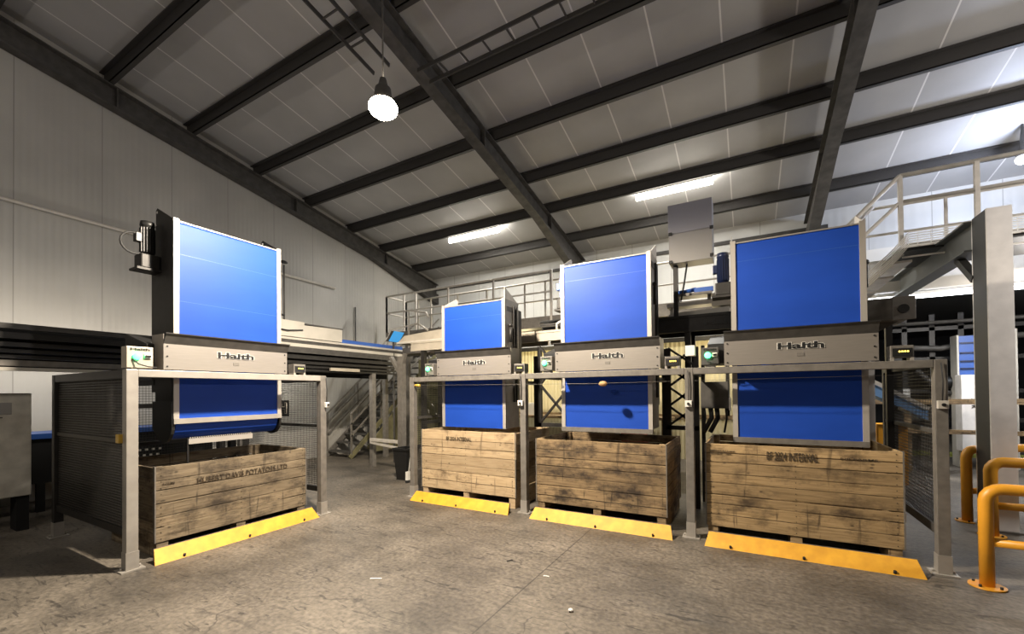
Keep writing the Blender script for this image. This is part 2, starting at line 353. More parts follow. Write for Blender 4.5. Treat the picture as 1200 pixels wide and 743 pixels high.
# overhead cable ladders
def ladder(name, label, p, q, w, step, side, rail=.035):
    t = thing(name, label, 'cable ladder', p)
    P0 = Vector(p); d = Vector(q)-P0; n = int(d.length/step); s = Vector(side).normalized()*w
    b = MB(); b.bar((0,0,0), d, rail*.5, rail*1.6); b.bar(s, d+s, rail*.5, rail*1.6); b.build('side_rails', 'purlin', t)
    for i in range(1, n):
        c = d*(i/n); MB().bar(c, c+s, .02).build('rung', 'purlin', t)
    return t
ladder('cable_ladder', 'dark cable ladder hung along the roof above the middle fillers', (-4.0, 4.78, 6.15), (6, 4.78, 6.15), .26, .35, (0,-1,0))
ladder('cable_ladder', 'short cable ladder beside the middle rafter above the flood lamp', (-4.62, 2.2, 6.55), (-4.62, 4.3, 6.2), .3, .42, (1,0,0))
b = MB(); b.tube([(2.05,5.55,6.7),(2.05,5.55,6.2),(2.07,5.5,6.08),(2.1,5.5,6.0),(2.06,5.52,5.94),(2.02,5.5,6.02),(2.05,5.52,6.12)], .014)
tag(b.build('hanging_cable', 'rubber'), 'dark looped cable end hanging from the roof at top right', 'cable')

# ------------------------------------------------------------------ lamps
def batten(p, q, label):
    p = Vector(p); q = Vector(q); c = (p+q)/2; L = (q-p).length
    t = thing('fluorescent_batten', label, 'light', c)
    MB().box(-L/2, L/2, -.05, .05, .05, .09).build('housing', 'white', t)
    MB().tube([(-L/2,0,-.01),(L/2,0,-.01)], .062).build('tube', 'tube', t)
    MB().box(-L/2+.1, -L/2+.13, -.01, .01, .08, .12).box(L/2-.13, L/2-.1, -.01, .01, .08, .12).build('bracket', 'purlin', t)
    ld = bpy.data.lights.new('batten_light', 'AREA'); ld.shape = 'RECTANGLE'; ld.size = L; ld.size_y = .1; ld.energy = 120; ld.color = (1,.96,.88)
    lo = bpy.data.objects.new('batten_light', ld); col.objects.link(lo); lo.parent = t; lo.location = (0,0,-.07)
    # up-spill on the roof lining from the same bare tube
    ld = bpy.data.lights.new('batten_uplight', 'AREA'); ld.shape = 'RECTANGLE'; ld.size = L; ld.size_y = .1; ld.energy = 40; ld.color = (1,.96,.88)
    lo = bpy.data.objects.new('batten_uplight', ld); col.objects.link(lo); lo.parent = t; lo.location = (0,.12,.06); lo.rotation_euler = (PI,0,0)
batten((-7.06,9.22,5.77), (-5.50,9.22,5.77), 'lit fluorescent batten on the roof above the left filler of the row')
batten((-2.04,9.22,5.77), (-.55,9.22,5.77), 'lit fluorescent batten on the roof above the raised sheet steel box')
# high flood lamp
LP = Vector((-3.07, 2.97, 4.38))
t = thing('flood_lamp', 'round lit flood lamp hanging below the roof left of the middle rafter', 'light', LP)
prof = [(0,.23),(.05,.23),(.07,.19),(.10,.08),(.17,.0)]
b = MB(); b.tube([(0,0,.30),(0,0,.22),(0,0,.20),(0,0,.09),(0,0,.015)], [.03,.05,.075,.09,.14], 20, caps=False); b.build('reflector', 'guard', t)
MB().ball((0,0,.01), .14, (1,1,.62)).build('glass', 'lampglow', t)
MB().tube([(0,0,.3),(0,0,rz_(2.97)-LP.z-.03)], .008).build('suspension_rod', 'purlin', t)
ld = bpy.data.lights.new('flood_light', 'SPOT'); ld.energy = 1900; ld.color = (1,.87,.70); ld.spot_size = math.radians(176); ld.spot_blend = .35; ld.shadow_soft_size = .09
lo = bpy.data.objects.new('flood_light', ld); col.objects.link(lo); lo.parent = t; lo.location = (0,0,-.11)
def lamp(kind, loc, energy, color, size=.3, rot=(0,0,0), sy=None):  # bare light object, no fixture built
    ld = bpy.data.lights.new('lamp', kind); ld.energy = energy; ld.color = color
    if kind == 'AREA': ld.size = size; 
    else: ld.shadow_soft_size = size
    if sy: ld.shape = 'RECTANGLE'; ld.size_y = sy
    lo = bpy.data.objects.new('lamp', ld); col.objects.link(lo); lo.location = loc; lo.rotation_euler = rot
    return lo

# ------------------------------------------------------------------ station furniture
R90 = PI/2
def crate(name, label, loc, rz, W, D, z0, z1, wood, texts=(), nb=7, group='wooden box pallets under the fillers'):
    """front face at y=0, x centred; planks from z0 to z1, runners below"""
    t = thing(name, label, 'crate', loc, rz, group)
    th = .022; H = z1-z0
    def boards(n, u0, u1, plane, v):
        b = MB(); zz = z0
        hs = [1+.25*random.uniform(-1,1) for _ in range(n)]; S = sum(hs)
        for i, h in enumerate(hs):
            h = h/S*H; g = random.uniform(.005,.011); e0 = random.uniform(-.006,.004); e1 = random.uniform(-.004,.006); o = random.uniform(-.002,.002)
            if plane == 'y': b.box(u0+e0, u1+e1, v+o, v+th+o, zz, zz+h-g)
            else: b.box(v+o, v+th+o, u0+e0, u1+e1, zz, zz+h-g)
            zz += h
        return b
    fr = boards(nb, -W/2, W/2, 'y', 0).build('front_panel', wood, t, .003)
    boards(nb, -W/2, W/2, 'y', D-th).build('back_panel', wood, t, .003)
    boards(nb, th, D-th, 'x', -W/2).build('side_panel', wood, t, .003)
    boards(nb, th, D-th, 'x', W/2-th).build('side_panel', wood, t, .003)
    b = MB(); n = 10
    for i in range(n): b.box(-W/2+th, W/2-th, th+(D-2*th)*i/n+.004, th+(D-2*th)*(i+1)/n-.004, z0, z0+.022)
    b.build('base_boards', wood, t)
    for sx in (-1,1):
        for y in (th, D-th-.07):
            b = MB(); x = sx*(W/2-th-.07/2); b.box(x-.035, x+.035, y, y+.07, .02, z1-.01); b.build('corner_post', wood, t, .003)
    for x in (-W/2+.07, 0, W/2-.07):
        MB().box(x-.05, x+.05, .01, D-.01, 0, z0-.004).build('runner', wood, t, .003)
    for sx in (-1,1): MB().box(sx*W/2-.012*(sx>0), sx*W/2+.012*(sx<0), -.006, .03, z0, z1).build('corner_strap', 'steel', t)
    # nails
    b = MB(); 
    for sx in (-1,0,1):
        for k in range(nb*2):
            zc = z0+H*(k+.5)/(nb*2); x = sx*(W/2-.055); b.box(x-.004, x+.004, -.0035, .001, zc-.004, zc+.004)
    b.build('nails', 'ink', t)
    for body, w, h, x, z in texts:
        text(body, w, h, 'ink', fr, (x, -.0045, z), bold=.008, name='stencil')
    return t

def kerb(label, loc, rz, L):
    t = thing('floor_stop', label, 'floor stop', loc, rz, 'yellow steel stops on the floor')
    b = MB(); th = .01; dy, h = .11, .125
    # sloping face, skewed ends, with a back upright
    v = b.bm.verts
    def quadslab(p):  # p: 4 corners of the face; thickness backwards
        A = [v.new(q) for q in p]; B = [v.new((q[0], q[1]+th, q[2]-th*.4 if q[2] > .02 else q[2])) for q in p]
        b.bm.faces.new(A); b.bm.faces.new(B[::-1])
        for i in range(4): b.bm.faces.new((A[i], B[i], B[(i+1)%4], A[(i+1)%4]))
    quadslab([(-L/2,0,.0),(L/2,0,.0),(L/2-.035,dy,h),(-L/2+.035,dy,h)])
    b.build('face_plate', 'yellow', t)
    MB().box(-L/2+.03, L/2-.03, dy, dy+.012, 0, h+.004).build('back_plate', 'steel', t)
    for x in (-L*.36, 0, L*.38): MB().tube([(x,.018,.004),(x,.006,.034)], .012, 8).build('bolt', 'dark', t)
    return t

def mesh_panel(t, p0, p1, z0, z1, pitch=.03, r=.0032, sign=None, frame=True, mid=None, name='mesh_panel', m='wire'):
    """welded mesh infill between floor points p0,p1"""
    p0 = Vector((*p0,0)); p1 = Vector((*p1,0)); d = p1-p0; L = d.length; u = d/L
    b = MB(); n = int(L/pitch)
    for i in range(n+1):
        c = p0+u*(L*i/n); b.bar(c+Vector((0,0,z0)), c+Vector((0,0,z1)), r)
    k = int((z1-z0)/pitch)
    for i in range(k+1):
        z = z0+(z1-z0)*i/k; b.bar(p0+Vector((0,0,z)), p1+Vector((0,0,z)), r*1.2)
    return b.build(name, m, t)

def switch(t, x, y, z, m='white', sx=.055):
    s = MB().box(x-sx/2, x+sx/2, y-.035, y, z-.035, z+.035).build('door_switch', m, t, .004)
    MB().tube([(x,y-.036,z),(x,y-.05,z)], .014).build('key_slot', 'black', s)
    MB().tube([(x+.0,y-.012,z+.03),(x+.005,y-.014,z+.2),(x-.005,y-.012,z+.36)], .005, 6).build('switch_cable', 'rubber', s)
    return s

def control_box(t, x, z, y=.06, w=.17, h=.2, face='white'):
    cb = MB().box(x-w/2, x+w/2, y, y+.12, z-h/2, z+h/2).build('control_box', face, t, .005)
    text('Haith', w*.72, .022, 'black', cb, (x, y-.002, z+h*.38), bold=.02, name='logo')
    MB().ball((x-w*.12, y-.012, z+.01), .033, (1,.7,1)).build('green_lamp', 'green', cb)
    b = MB(); b.box(x+w*.14, x+w*.42, y-.012, y, z-.01, z+.035); s = b.build('switch_plate', 'white', cb, .003)
    MB().box(x+w*.18, x+w*.38, y-.024, y-.011, z+.004, z+.022).build('switch_knob', 'black', s)
    MB().tube([(x-w*.3,y-.004,z-.02),(x-w*.1,y-.03,z-.065),(x+w*.25,y-.025,z-.085),(x+w*.6,y-.01,z-.09)], .006, 6).build('cable', 'rubber', cb)
    MB().box(x-w*.3, x+w*.3, y+.02, y+.1, 1.855, z-h/2).build('bracket', 'steel_light', cb)
    return cb

def readout(t, x, z, y=0, w=.16):
    rb = MB().box(x-w/2, x+w/2, y+.02, y+.14, z-.05, z+.06).build('readout_box', 'steel', t, .004)
    d = MB().box(x-w*.42, x+w*.42, y+.012, y+.02, z-.04, z+.035).build('display', 'black', rb)
    b = MB()
    for i in range(4):
        xx = x-w*.16+i*.019; b.box(xx, xx+.012, y+.008, y+.012, z-.002, z+.012); 
    b.build('digits', 'led', d)
    MB().box(x-w*.5, x-w*.34, y+.02, y+.12, 1.852, z-.05).box(x+w*.34, x+w*.5, y+.02, y+.12, 1.852, z-.05).build('bracket', 'steel_light', rb)
    return rb

def motor(t, x, y, z, h, m='navy', loop=False):
    mt = MB().tube([(x,y,z),(x,y,z+h*.86),(x,y,z+h*.87),(x,y,z+h)], [.062,.062,.066,.06], 18).build('motor', m, t)
    b = MB()
    for i in range(16):
        a = i*PI/8; b.box(x+.064*math.cos(a)-.003, x+.064*math.cos(a)+.003, y+.064*math.sin(a)-.003, y+.064*math.sin(a)+.003, z+.03, z+h*.8)
    b.build('cooling_fins', m, mt)
    g = MB().box(x-.085, x+.085, y-.085, y+.085, z-.15, z).tube([(x+.08,y,z-.08),(x+.2,y,z-.08)], .05, 14).build('gearbox', 'dark', t, .012)
    MB().box(x-.12, x+.1, y-.1, y+.1, z-.175, z-.152).build('mounting_plate', 'dark', t)
    MB().box(x-.11, x-.055, y-.035, y+.035, z+h*.35, z+h*.62).build('terminal_box', m, t, .006)
    if loop:
        c = arc(0, 0, .11, 60, 300, 12)
        MB().tube([(x-.12+u, y-.02, z+.1+v) for u, v in c], .011, 8).build('cable_loop', 'rubber', t)

def filler(label, loc, rz, bl, br, hl, hr, ztop, zbot, extra=(), motor_m='navy', loop=False, bottom=True, curl=False, motor_on=True, ear_front=False):
    """Box filler tower. Local x to the right seen from the front, local y backwards, origin on the floor.
    bl/br belt frame, hl/hr hood, all local x."""
    t = thing('box_filler', label, 'box filler', loc, rz, 'box filling elevators with blue belts')
    v0, v1 = .25, .65; pw = .05
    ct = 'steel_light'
    for a, c, s in ((bl, bl+.008, 1), (br-.008, br, -1)):
        b = MB(); b.box(a, c, v0, v1, zbot+.02, ztop)
        sp = b.build('side_plate', ct if s < 0 or rz == 0 else 'dark', t)  # left machine's near plate in dark steel stands for its unlit side
        b = MB(); x0, x1 = (bl, bl+pw) if s > 0 else (br-pw, br)
        b.box(x0, x1, v0-.012, v0+.012, zbot+.02, ztop+.012); b.build('edge_strip', 'alu', sp)
        # rear black drive column
        b = MB(); xx0, xx1 = (bl+.01, bl+.1) if s > 0 else (br-.1, br-.012)
        b.box(xx0, xx1, v1, v1+.12, zbot+.3, ztop-.1); b.build('rear_column', 'dark', t)
        if s<0:
            b = MB(); b.box(br+.001, br+.022, v0+.22, v0+.25, zbot+.4, ztop-.08); b.box(br+.001, br+.022, v0+.3, v0+.33, zbot+.4, ztop-.08)
            b.tube([(br+.02,v0+.12,ztop-.40),(br+.02,v0+.12,ztop-.62)], .018, 8); b.ball((br+.02,v0+.12,ztop-.37), .03); b.build('chain_guard', 'dark', sp)
            b = MB(); b.box(br, br+.006, v0+.04, v0+.3, ztop-.17, ztop-.10); b.build('adjuster_slot', 'guard', sp)
        # lifting ear
        b = MB(); xe = bl+.004 if s > 0 else br-.012
        poly = [(v0+.0, ztop), (v0+.05, ztop+.0), (v1-.02, ztop+.0), (v1+.0, ztop+.02), (v1+.0, ztop+.17), (v1-.035, ztop+.19)]
        if ear_front and s < 0: poly = [(v0, ztop), (v1-.02, ztop), (v0+.05, ztop+.15), (v0+.0, ztop+.17)]
        b.prism(poly, 'x', xe, xe+.008); e = b.build('lifting_ear', 'galv' if rz == 0 else 'dark', t)
        if not (ear_front and s < 0): MB().tube([(xe-.002, v1-.03, ztop+.145), (xe+.01, v1-.03, ztop+.145)], .014, 10).build('ear_hole', 'white', e)
    # belt: loop over a top roller
    r = .15
    prof = [(v0, zbot+.02)] + [(v0, ztop-.06)] + [(v0+.04+.04*math.cos(a), ztop-.045+.04*math.sin(a)) for a in [math.radians(x) for x in (170,150,120,90)]] + [(v1-.06, ztop-.005),(v1-.03,ztop-.03),(v1-.03, zbot+.02)]
    inner = [(p[0]+.02 if p[0] < .2 else p[0]-.02, p[1]-.02) for p in prof]
    b = MB(); b.prism(prof, 'x', bl+pw-.002, br-pw+.002); belt = b.build('belt', 'belt', t)
    b = MB(); zs = [ztop-.36, ztop-.86] if rz else [ztop-.22]
    for z in zs: b.box(bl+pw, br-pw, v0-.0012, v0+.004, z, z+.004)
    b.build('belt_joint', 'blue', belt)
    MB().box(bl+pw, br-pw, v0-.004, v0+.01, ztop-.018, ztop-.004).build('top_trim', 'steel_light', t)
    # hood/catch box in front of the belt above the guard beam
    zb, zt = 1.862, 2.215; ze = zt-.10
    b = MB()
    b.box(hl, hr, 0, .004, zb, ze+.002)
    b.build('hood_face', 'hood', t)
    b = MB(); b.prism([(0,ze),(.004,ze),(-.056+.004,zt),(-.056,zt)], 'x', hl, hr); b.build('hood_shade_lip', 'guard', t)  # shadow band along the hood top, put into the lip's slope and dark grey
    for x in (hl, hr-.004): MB().box(x, x+.004, .004, v0, zb, zt).build('hood_end', 'hood', t)
    b = MB(); b.box(hl-.004, hr+.004, -.062, -.05, zt-.004, zt+.006); b.build('hood_rim', 'dark', t)
    for x in (hl+.03, hr-.03):
        for z in (zb+.03, zb+.13, zb+.23): MB().tube([(x,-.006,z),(x,.002,z)], .008, 8).build('hood_bolt', 'dark', t)
    cx = hl+(hr-hl)*.53
    text('Haith', .38, .066, 'black', t, (cx, -.004, zb+.175), bold=.037, name='logo', backing='white')
    MB().box(cx-.03, cx+.03, -.004, 0, zb+.07, zb+.1).build('rating_plate', 'steel', t)
    # lower unit
    if bottom:
        MB().box(bl, br, v0-.02, v0+.03, zbot-.035, zbot+.02).build('bottom_bar', 'steel_light' if rz else 'steel', t)
    if curl:
        b = MB(); c = [(v0+.02, zbot-.035)] + arc(v0+.19, zbot-.04, .17, 180, 300, 8) + [(v1, zbot-.1), (v1, zbot-.035)]
        b.prism(c, 'x', bl+.03, br-.03); b.build('lower_belt', 'belt', t)
        for x in (bl-.012, br-.016):
            b = MB(); c = [(v0-.0, zbot+.2)] + [(v0, zbot-.03)] + arc(v0+.19, zbot-.05, .19, 180, 300, 8) + [(v1+.04, zbot-.1), (v1+.04, zbot+.2)]
            b.prism(c, 'x', x, x+.028); b.build('end_cheek', 'black', t)
        b = MB(); b.bar((bl+.18,v0+.10,zbot-.24),(bl+.86,v0+.10,zbot-.24), .02, .06)
        n = 30
        for i in range(n): b.box(bl+.19+i*.0222, bl+.2+i*.0222, v0+.09, v0+.11, zbot-.215, zbot-.195)
        b.build('comb_plate', 'alu', t)
        MB().box(bl+.17, bl+.185, v0+.1, v0+.12, zbot-.55, zbot-.2).build('comb_post', 'dark', t)
    b = MB(); b.box(bl+.02, br-.02, v1-.02, v1+.02, zbot+.1, ztop-.1); b.build('back_sheet', 'dark', t)
    # rear legs/side supports to the floor behind the crate
    b = MB()
    for x in (bl+.03, br-.03): b.box(x-.04, x+.04, 1.30, 1.38, 0, 2.2); b.bar((x, 1.3, 1.75), (x, v1+.05, 1.75), .06)
    b.build('support_leg', 'dark', t)
    if motor_on: motor(t, bl-.09, .60, ztop-.36, .36, motor_m, loop)
    b = MB(); b.box(bl-.24, bl-.02, .2, .7, 1.9, 2.12); b.prism([(.2,2.12),(.7,2.12),(.7,2.26)], 'x', bl-.24, bl-.02)
    b.build('drive_housing', 'black', t)
    return t

# machines of the row (origin x = hood centre, post plane y = 5.0)
def row(label, xl, xr, hx0, hx1, zt, zb, **k):
    c = (hx0+hx1)/2
    t = filler(label, (c, 5.0, 0), 0, xl-c, xr-c, hx0-c, hx1-c, zt, zb, **k); return t, c
m4, c4 = row('box filler at the right end of the row, dark blue shaded belt', -.149, 1.02, -.214, 1.05, 3.23, 1.07)
control_box(m4, -.355-c4, 1.975, w=.17, h=.19, face='guard'); readout(m4, 1.215-c4, 1.93)
b = MB().box(-.60-c4, -.50-c4, .01, .12, 1.985, 2.10).build('relay_box', 'white', m4, .004)
m3, c3 = row('middle filler of the row, tall blue belt with a pale sheen', -2.17, -1.0, -2.155, -.865, 3.285, 1.12, motor_m='blue')
control_box(m3, -2.31-c3, 1.975, w=.17, h=.19, face='steel'); readout(m3, -.74-c3, 1.93)
m2, c2 = row('shorter filler at the left end of the row, low bright belt', -4.18, -3.035, -4.085, -2.81, 2.955, 1.06, bottom=False, motor_on=False, ear_front=True)
control_box(m2, -4.29-c2, 1.965, w=.17, h=.19, face='steel'); readout(m2, -2.69-c2, 1.93)
# left machine: local x = world y, post plane x = -5.0
cl = 2.58
m1 = filler('separate left hand filler standing by the end wall, belt highest', (-5.0, cl, 0), R90, 2.125-cl, 3.29-cl, 1.945-cl, 3.215-cl, 3.465, 1.34, loop=True, curl=True, motor_m='black')  # motor in black, its unlit look put into the colour
control_box(m1, 1.755-cl, 1.965, y=-.02, w=.2, h=.2, face='beige'); readout(m1, 3.40-cl, 1.93)

# crates
crate('wooden_crate', 'golden wooden crate stencilled BF 2024 INTERNAL under the right end filler', (.405, 5.08, 0), 0, 1.65, 1.12, .135, 1.03, 'wood_gold',
      [('BF 2024 INTERNAL', .43, .085, -.03, .925), ('WARWICK BULK BINS', .25, .018, -.66, .95), ('RUGBY   1998', .2, .016, -.67, .92), ('NB FARMS', .28, .02, .50, .935)], 8)
crate('wooden_crate', 'dark stained wooden crate under the middle filler of the row', (-1.652, 5.08, 0), 0, 1.665, 1.12, .15, .99, 'wood_brown', [], 7)
crate('wooden_crate', 'pale wooden crate under the short filler, smudged stencil near its rim', (-3.63, 5.08, 0), 0, 1.68, 1.12, .15, 1.045, 'wood_pale',
      [('BF 2024 INTERNAL', .46, .06, -.12, .92)], 7)
crate('wooden_crate', 'grey weathered wooden crate under the separate left hand filler', (-5.12, 2.735, 0), R90, 1.64, 1.1, .145, .90, 'wood_grey',
      [('HUBERT DAVIS POTATOES LTD', 1.0, .06, .05, .70), ('FARMS', .1, .018, -.70, .72)], 6)
kerb('yellow floor stop in front of the stencilled golden crate', (.437, 4.775, 0), 0, 1.70)
kerb('yellow floor stop in front of the dark stained crate', (-1.585, 4.785, 0), 0, 1.72)
kerb('yellow floor stop in front of the pale crate', (-3.6, 4.78, 0), 0, 1.69)
kerb('yellow floor stop in front of the grey weathered crate', (-4.893, 2.71, 0), R90, 1.75)

# ------------------------------------------------------------------ guard frames
def post(t, x, y, h=1.85, w=.09, m='steel', foot=True):
    MB().box(x-w/2, x+w/2, y-w/2, y+w/2, .012, h).build('post', m, t, .005)
    if foot:
        b = MB().box(x-w/2-.045, x+w/2+.045, y-w/2-.03, y+w/2+.03, 0, .012)
        for s in (-1,1): b.tube([(x+s*(w/2+.025),y,.01),(x+s*(w/2+.025),y,.035)], .009, 8)
        b.box(x-w/2-.004, x+w/2+.004, y-w/2-.004, y+w/2+.004, .012, .17)
        b.build('foot', 'steel_light' if w > .05 else m, t)
g = thing('guard_frame', 'grey steel guard frame across the front of the three fillers in a row', 'guard frame', (-1.55, 5.0, 0))
G = lambda x: x+1.55
for x in (-4.56, -2.61, -.56, 1.45): post(g, G(x), 0, 1.85, .085)
for a, c in ((-4.515,-2.655),(-2.565,-.605),(-.515,1.405)):
    MB().box(G(a), G(c), -.04, .04, 1.78, 1.85).build('beam', 'steel', g, .004)
for x in (-4.56, 1.45):
    post(g, G(x), 1.62, 1.85, .06, 'guard')
    for wd, za, zc in ((.03,1.79,1.85),(.02,1.2,1.24),(.025,.32,.40)): MB().box(G(x)-wd, G(x)+wd, .04, 1.6, za, zc).build('side_rail', 'guard', g)
    mesh_panel(g, (G(x), .05), (G(x), 1.6), .4, 1.79, pitch=.032, r=.0045)
for x in (-2.61, -.56):
    b = MB(); b.box(G(x)-.02, G(x)+.02, .04, 1.6, 1.79, 1.85); b.build('cross_rail', 'guard', g); post(g, G(x), 1.62, 1.85, .05, 'dark', False)
for x, m in ((-2.63,'white'),(-.565,'white'),(1.45,'cream')): switch(g, G(x), -.045, 1.46, m, .07)
b = MB(); b.tube([(G(-4.5),-.03,1.725),(G(-1.7),-.03,1.70),(G(1.38),-.03,1.725)], .002, 6); b.build('pull_wire', 'steel', g)
MB().tube([(G(-4.5),-.03,1.725),(G(-4.40),-.03,1.724)], .018, 8).build('wire_spring', 'switch_yellow', g)
tag(MB().ball((-1.52,4.965,1.695), .042, (1.25,.9,.8)).build('potato', mat('potato_skin', (.45,.27,.12), .7, noise=.3, nscale=20)), 'small tan potato lodged on the pull wire under the beam', 'potato')

g = thing('guard_frame', 'dark steel guard cage with mesh sides around the left hand filler', 'guard frame', (-5.0, cl, 0), R90)
U = lambda y: y-cl
post(g, U(1.69), 0, 1.85, .09, 'steel_light'); post(g, U(3.70), 0, 1.85, .085)
post(g, U(1.69), 1.93, 1.85, .08, 'dark'); post(g, U(3.70), 1.93, 1.85, .08, 'guard')
MB().box(U(1.735), U(3.66), -.04, .04, 1.78, 1.85).build('beam', 'steel_light', g, .004)
for y in (1.69, 3.70):
    for wd, za, zc in ((.035,1.77,1.85),(.02,1.16,1.20),(.02,.3,.37)): MB().box(U(y)-wd, U(y)+wd, .045, 1.89, za, zc).build('side_rail', 'dark', g)
    mesh_panel(g, (U(y), .05), (U(y), 1.89), .37, 1.77, pitch=.026, r=.0075 if y < 2 else .0038)
for za, zc in ((1.77,1.85),(1.44,1.5),(.95,1.0)): MB().box(U(1.72), U(3.66), 1.91, 1.95, za, zc).build('rear_rail', 'guard', g)
mesh_panel(g, (U(1.72), 1.93), (U(3.66), 1.93), .4, 1.77, pitch=.034)
s = MB().box(U(1.69)-.075, U(1.69)-.035, .03, .10, 1.17, 1.25).build('door_switch', 'switch_yellow', g, .004)
switch(g, U(3.735), -.045, 1.46, 'white', .05)
sg = MB().box(U(3.70)-.012, U(3.70)-.006, .70, 1.32, 1.29, 1.52).build('sign_plate', 'black', g)
text('Haith', .52, .15, 'black', sg, (U(3.70)-.014, 1.01, 1.41), rot=(PI/2,0,-PI/2), bold=.02, name='sign_lettering', mirror=True, backing='cream')

# ------------------------------------------------------------------ conveyors behind the row
def conveyor_x(label, x0, x1, y0, y1, z0, z1, side, top='rubber', legs=(), logo=None, slot=True):
    t = thing('conveyor', label, 'conveyor', ((x0+x1)/2, y0, 0)); c = (x0+x1)/2; h = y1-y0
    b = MB().box(x0-c, x1-c, 0, .03, z0, z1).box(x0-c, x1-c, h-.03, h, z0, z1).build('side_channel', side, t, .004)
    MB().box(x0-c, x1-c, -.012, .0, z1-.035, z1).box(x0-c, x1-c, -.012, .0, z0, z0+.02).build('flange', side, t)
    MB().box(x0-c+.01, x1-c-.01, .03, h-.03, z1-.07, z1-.03).build('belt', top, t)
    for lx in legs:
        b = MB().box(lx-c-.04, lx-c+.04, 0.0, .08, 0, z0).box(lx-c-.04, lx-c+.04, h-.08, h, 0, z0).box(lx-c-.03, lx-c+.03, .08, h-.08, 1.0, 1.06).build('leg', 'dark', t)
    if logo:
        text('Haith', .46, .075, 'black', t, (logo-c, -.016, (z0+z1)/2), bold=.03, name='logo')
    return t
conveyor_x('beige sided conveyor entering behind the short filler from the left', -5.85, -3.1, 6.35, 6.95, 2.44, 2.62, 'beige', legs=(-5.55,-4.45))
conveyor_x('beige sided conveyor between the short filler and the middle filler', -3.05, -1.62, 6.3, 6.9, 2.44, 2.61, 'beige', legs=(-2.25,))
conveyor_x('dark sided lettered conveyor between the middle filler and the right end filler', -1.57, 1.05, 6.3, 6.9, 2.42, 2.65, 'dark', legs=(-.72,), logo=-.28)
# stack box left of the short filler
t = thing('chute_housing', 'beige sheet metal housing standing on the conveyor left of the short filler', 'housing', (-5.5, 6.4, 2.62))
MB().prism([(-.78,.04),(.9,.04),(.9,.2),(.3,.22),(-.6,.16)], 'y', .04, .5).build('body', 'beige', t, .004)
MB().box(-.80,.92,.02,.52,0,.04).build('flange', 'galv', t); MB().box(.62,.8,-.02,.04,.03,.12).build('latch', 'dark', t)
# cable bundle on the second conveyor
t = thing('cable_bundle', 'black cables and hoses lying along the conveyor beside the middle filler', 'cables', (-2.33, 6.55, 2.61))
for i in range(6):
    b = MB(); yy = -.1+i*.05; b.tube([(-.72,yy,.16+.02*(i%3)),(-.3,yy+.02,.19+.015*(i%2)),(.2,yy,.17+.02*(i%3)),(.66,yy-.01,.20)], .013, 6); b.build('hose', 'rubber', t)
MB().box(-.7,.68,-.15,-.12,.1,.13).box(-.7,.68,.2,.23,.1,.13).build('tray', 'dark', t)
b = MB(); b.tube([(-.36,-.22,.0),(-.36,-.22,.1),(-.3,-.22,.13),(0,-.2,.05)], .02, 8); b.tube([(.1,-.2,.01),(.1,-.2,.12)], .02, 8); b.tube([(.2,-.15,.03),(.5,-.15,.12)], .025, 8); b.build('pipe_bracket', 'white', t)
MB().box(-.72,.68,-.03,.25,0,.1).build('base_tray', 'dark', t)
# black truss supports seen under the beam
def truss(label, x, y, w, z0, z1, n, diag='dark'):
    t = thing('braced_stand', label, 'stand', (x, y, 0))
    MB().box(0,.06,-.03,.03,0,z1).box(w-.06,w,-.03,.03,0,z1).build('uprights', 'dark', t)
    b = MB(); h = (z1-z0)/n
    for i in range(n):
        a, c = z0+i*h, z0+(i+1)*h
        b.bar((.03,0,a),(w-.03,0,c) if i%2==0 else (w-.03,0,c), .05, .03); b.bar((.03,0,c),(w-.03,0,a), .05, .03)
    b.build('bracing', 'dark', t); MB().box(.0,w,-.03,.03,z0-.06,z0).build('cross_rail', 'dark', t)
    return t
truss('black cross braced support frame between the middle filler and the right end filler', -1.0, 6.25, .42, 1.12, 2.2, 4)
truss('black braced support frame behind the beam left of the middle filler', -3.02, 6.3, .62, 1.1, 2.35, 2)
t = thing('electrical_box', 'dark electrical enclosure hung below the beam beside the right end filler', 'electrical box', (-.36, 5.75, 1.38))
MB().box(-.155,.155,0,.16,.0,.33).build('enclosure', 'guard', t, .008)
for x, s in ((-.12,.012),(-.05,.028),(.02,.028),(.12,.012)):
    MB().tube([(x,.08,.0),(x+.01,.08,-.12),(x-.02 if s<.02 else x-.08,.08,-.3)], s, 8).build('cable', 'rubber', t)
MB().box(-.16,-.12,.16,.22,-.1,.8).box(.12,.16,.16,.22,-.1,.8).build('mounting_strut', 'dark', t)
MB().box(.158,.18,-.02,.02,-.02,.13).build('label_holder', 'white', t)
# raised plain sheet box
t = thing('sheet_metal_box', 'pale two panel sheet metal box raised on a post above the row', 'sheet metal box', (-.66, 6.2, 0))
MB().box(-.275,.275,0,.3,3.37,3.78).build('lower_panel', 'box_lower', t, .006); MB().box(-.285,.275,.01,.3,3.785,4.19).build('upper_panel', 'box_upper', t, .006)
b = MB()
for x, z in ((-.275,3.78),(.245,3.78),(-.275,3.39),(.245,3.41)): b.box(x,x+.045,-.02,0,z-.02,z+.02)
b.build('corner_clip', 'black', t)
MB().box(-.24,-.18,.12,.18,2.65,3.37).build('post', 'dark', t); b = MB(); b.tube([(-.06,.15,3.37),(-.1,.14,3.1),(-.14,.1,2.85)], .012, 8); b.build('cable', 'rubber', t)
